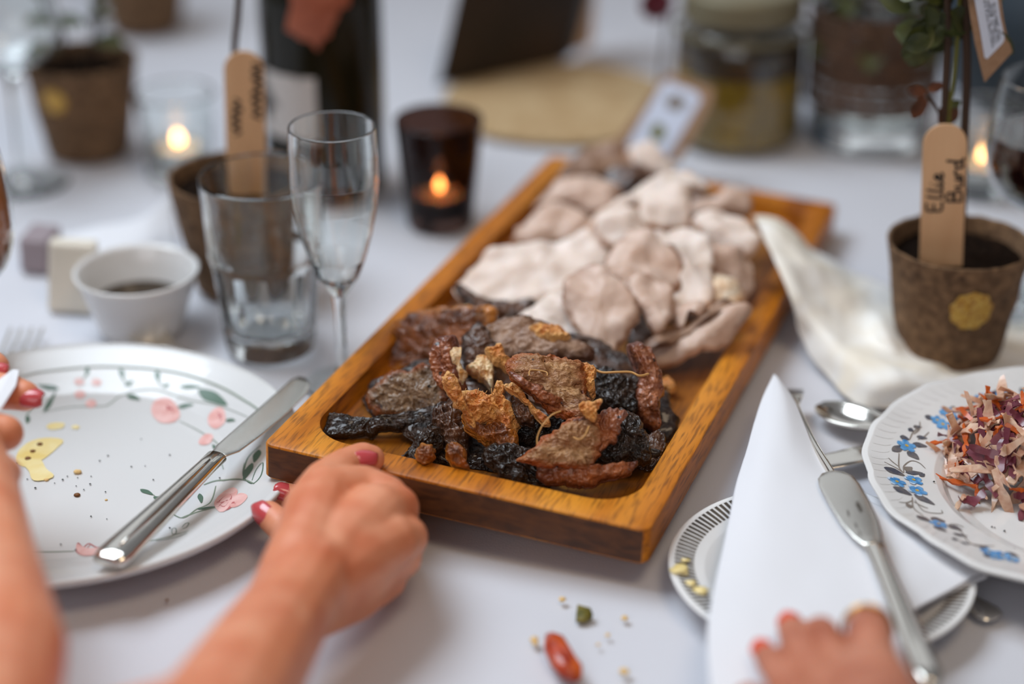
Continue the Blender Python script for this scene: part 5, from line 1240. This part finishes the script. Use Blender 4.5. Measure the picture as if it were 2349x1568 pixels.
# hand gripping the near edge of the board
h1 = flesh('person', [
    [(Vector((-.30, .42, .14)), .040), A(480, 1700, .085, .0290), A(590, 1510, .066, .0245), A(660, 1400, .054, .0215), A(712, 1320, .050, .0215)],
    [A(640, 1420, .050, .019), A(690, 1290, .054, .0185), A(722, 1200, .056, .0165), A(745, 1130, .055, .0150)],
    [A(690, 1370, .048, .0195), A(790, 1250, .050, .019), A(860, 1180, .050, .0165), A(908, 1165, .046, .0125)],
    [A(700, 1370, .045, .0195), A(810, 1290, .045, .0195), A(890, 1245, .043, .0155), A(932, 1232, .039, .0115)],
    [A(710, 1380, .040, .0185), A(810, 1320, .038, .0185), A(880, 1290, .033, .0140), A(922, 1280, .031, .0105)],
    [A(720, 1390, .036, .0165), A(810, 1350, .030, .0165), A(862, 1335, .025, .0125), A(888, 1330, .023, .0100)],
    # thumb over the rim
    [A(690, 1270, .054, .0165), A(715, 1160, .056, .0140), A(745, 1105, .0535, .0118), A(790, 1070, .0500, .0100), A(832, 1052, .0480, .0092), A(850, 1052, .0470, .0080)],
    [A(760, 1130, .055, .0140), A(830, 1120, .050, .0125), A(885, 1140, .048, .0120)],
    # fingers curled back under the board
    [A(908, 1165, .046, .0115), A(900, 1150, .020, .0090), A(830, 1150, .011, .0085), A(740, 1145, .0105, .0082), A(672, 1140, .0150, .0078), A(648, 1132, .0170, .0068)],
    [A(932, 1232, .039, .0110), A(915, 1215, .016, .0092), A(820, 1215, .0105, .0090), A(720, 1235, .0115, .0088), A(655, 1215, .0205, .0088), A(616, 1180, .0225, .0080)],
    [A(922, 1280, .031, .0100), A(895, 1270, .013, .0088), A(810, 1270, .0100, .0085), A(740, 1275, .0110, .0080)],
    [A(888, 1330, .023, .0095), A(860, 1315, .0105, .0080), A(790, 1310, .0095, .0075)]],
    MT['skin'], label='bare forearm and right hand gripping the near edge of the oak board')
nail(h1, at(840, 1036, .0570), at(862, 1050, .049) - at(820, 1050, .052), Vector((.15, -.15, 1)), .0072, .0062, MT['nail_red'])
# hand on the napkin, bottom right
h2 = flesh('person', [
    [(Vector((.22, .36, .17)), .036), A(2060, 1820, .100, .0270), A(2030, 1720, .086, .0240), A(2010, 1650, .076, .0210)],
    [A(2030, 1660, .076, .021), A(2010, 1580, .072, .0165), A(2002, 1520, .067, .0118)],
    [A(2010, 1660, .076, .021), A(1960, 1590, .070, .0160), A(1928, 1540, .065, .0108)],
    [A(1990, 1670, .075, .020), A(1920, 1610, .068, .0140), A(1878, 1572, .062, .0098)],
    [A(1980, 1690, .074, .018), A(1900, 1650, .066, .0120), A(1838, 1610, .060, .0085)],
    [A(2002, 1520, .067, .0116), A(1996, 1460, .064, .0104), A(1991, 1436, .057, .0098), A(1985, 1440, .046, .0080)],
    [A(1928, 1540, .065, .0105), A(1898, 1480, .063, .0082), A(1884, 1450, .059, .0078), A(1874, 1448, .047, .0068)],
    [A(1878, 1572, .062, .0092), A(1842, 1510, .058, .0074), A(1820, 1458, .054, .0070), A(1812, 1432, .050, .0062)],
    [A(1838, 1610, .060, .0082), A(1792, 1560, .056, .0066), A(1764, 1515, .052, .0062), A(1750, 1492, .048, .0054)],
    [A(2000, 1720, .076, .016), A(1860, 1700, .064, .0110), A(1780, 1650, .054, .0095), A(1720, 1610, .050, .0085)]],
    MT['skin2'], voxel=.0013, it=5, label='hand with orange nails and a gold ring pressing the napkin on the saucer')
def tip_nail(o, a, b, n, r, L, w, m):
    d = (b - a).normalized(); n = Vector(n); n = (n - d * n.dot(d)).normalized(); nail(o, b + n * r - d * .001, d, n, L, w, m)


tip_nail(h1, at(655, 1215, .0205), at(616, 1180, .0225), (-.4, -.75, .5), .0084, .0085, .0062, MT['nail_red'])
tip_nail(h1, at(672, 1140, .0150), at(648, 1132, .0170), (-.3, -.6, .9), .0072, .0066, .0052, MT['nail_red'])
tip_nail(h2, at(1820, 1458, .054), at(1812, 1434, .0505), (-.25, -.5, 1), .0066, .0062, .0058, MT['nail_orange'])
tip_nail(h2, at(1764, 1515, .052), at(1750, 1494, .0485), (-.35, -.5, 1), .0060, .0058, .0052, MT['nail_orange'])
rc = at(1990, 1444, .0605); rd = (at(1993, 1458, .065) - at(1989, 1432, .0555)).normalized(); ru = rd.cross(Vector((1, 0, 0))).normalized(); rs = rd.cross(ru)
rr_ = [rc + (ru * cos(a) + rs * sin(a)) * .0112 for a in [2 * pi * k / 40 for k in range(41)]]
rg_ = obj('ring', *tube(rr_, .0011, 8), MT['ringgold'], h2, w=True); rg_['label'] = 'gold ring with a small stone'
blob('gem', at(1955, 1432, .0655), .0022, 'gem', parent=rg_, nz=.1)

# arm and hand on the far left, holding a paper scrap
h3 = flesh('person', [
    [(Vector((-.54, .44, .16)), .040), A(-70, 1760, .120, .0290), A(5, 1500, .105, .0265), A(-25, 1280, .092, .0215), A(-50, 1130, .086, .0200)],
    [A(-50, 1130, .086, .0205), A(-110, 1010, .086, .0230), A(-130, 930, .088, .0200)],
    [A(-120, 920, .089, .0125), A(-50, 893, .090, .0105), A(20, 898, .090, .0098), A(58, 908, .090, .0082)],
    [A(-120, 980, .087, .0120), A(-60, 985, .087, .0108), A(-10, 990, .087, .0102), A(12, 993, .087, .0096)],
    [A(-110, 1050, .085, .0120), A(-60, 1070, .085, .0105), A(-10, 1080, .085, .0098), A(10, 1084, .085, .0088)],
    [A(-130, 930, .092, .0120), A(-80, 845, .095, .0105), A(-30, 835, .096, .0095), A(-12, 842, .096, .0082)]],
    MT['skin'], label='bare forearm and hand holding a white paper scrap over the cream plate')
nail(h3, at(68, 905, .0945), Vector((1, -.15, -.05)), Vector((.2, -.6, .8)), .0066, .0056, MT['nail_red'])
nail(h3, at(-8, 838, .101), Vector((1, -.1, -.1)), Vector((.2, -.4, .9)), .006, .0052, MT['nail_red'])
pp = [at(x, y, z) for x, y, z in ((-60, 930, .097), (0, 868, .100), (30, 846, .1015), (44, 848, .1015), (36, 884, .0995), (0, 938, .098), (-50, 985, .097))]
tag(obj('paper_scrap', pp + [p + Vector((0, .0006, -.0008)) for p in pp], [tuple(range(7)), tuple(range(7, 14))] + [(i, (i + 1) % 7, 7 + (i + 1) % 7, 7 + i) for i in range(7)], MT['napkin'], None, False, origin=pp[0]), 'white paper scrap pinched in the fingers above the cream plate', 'paper')
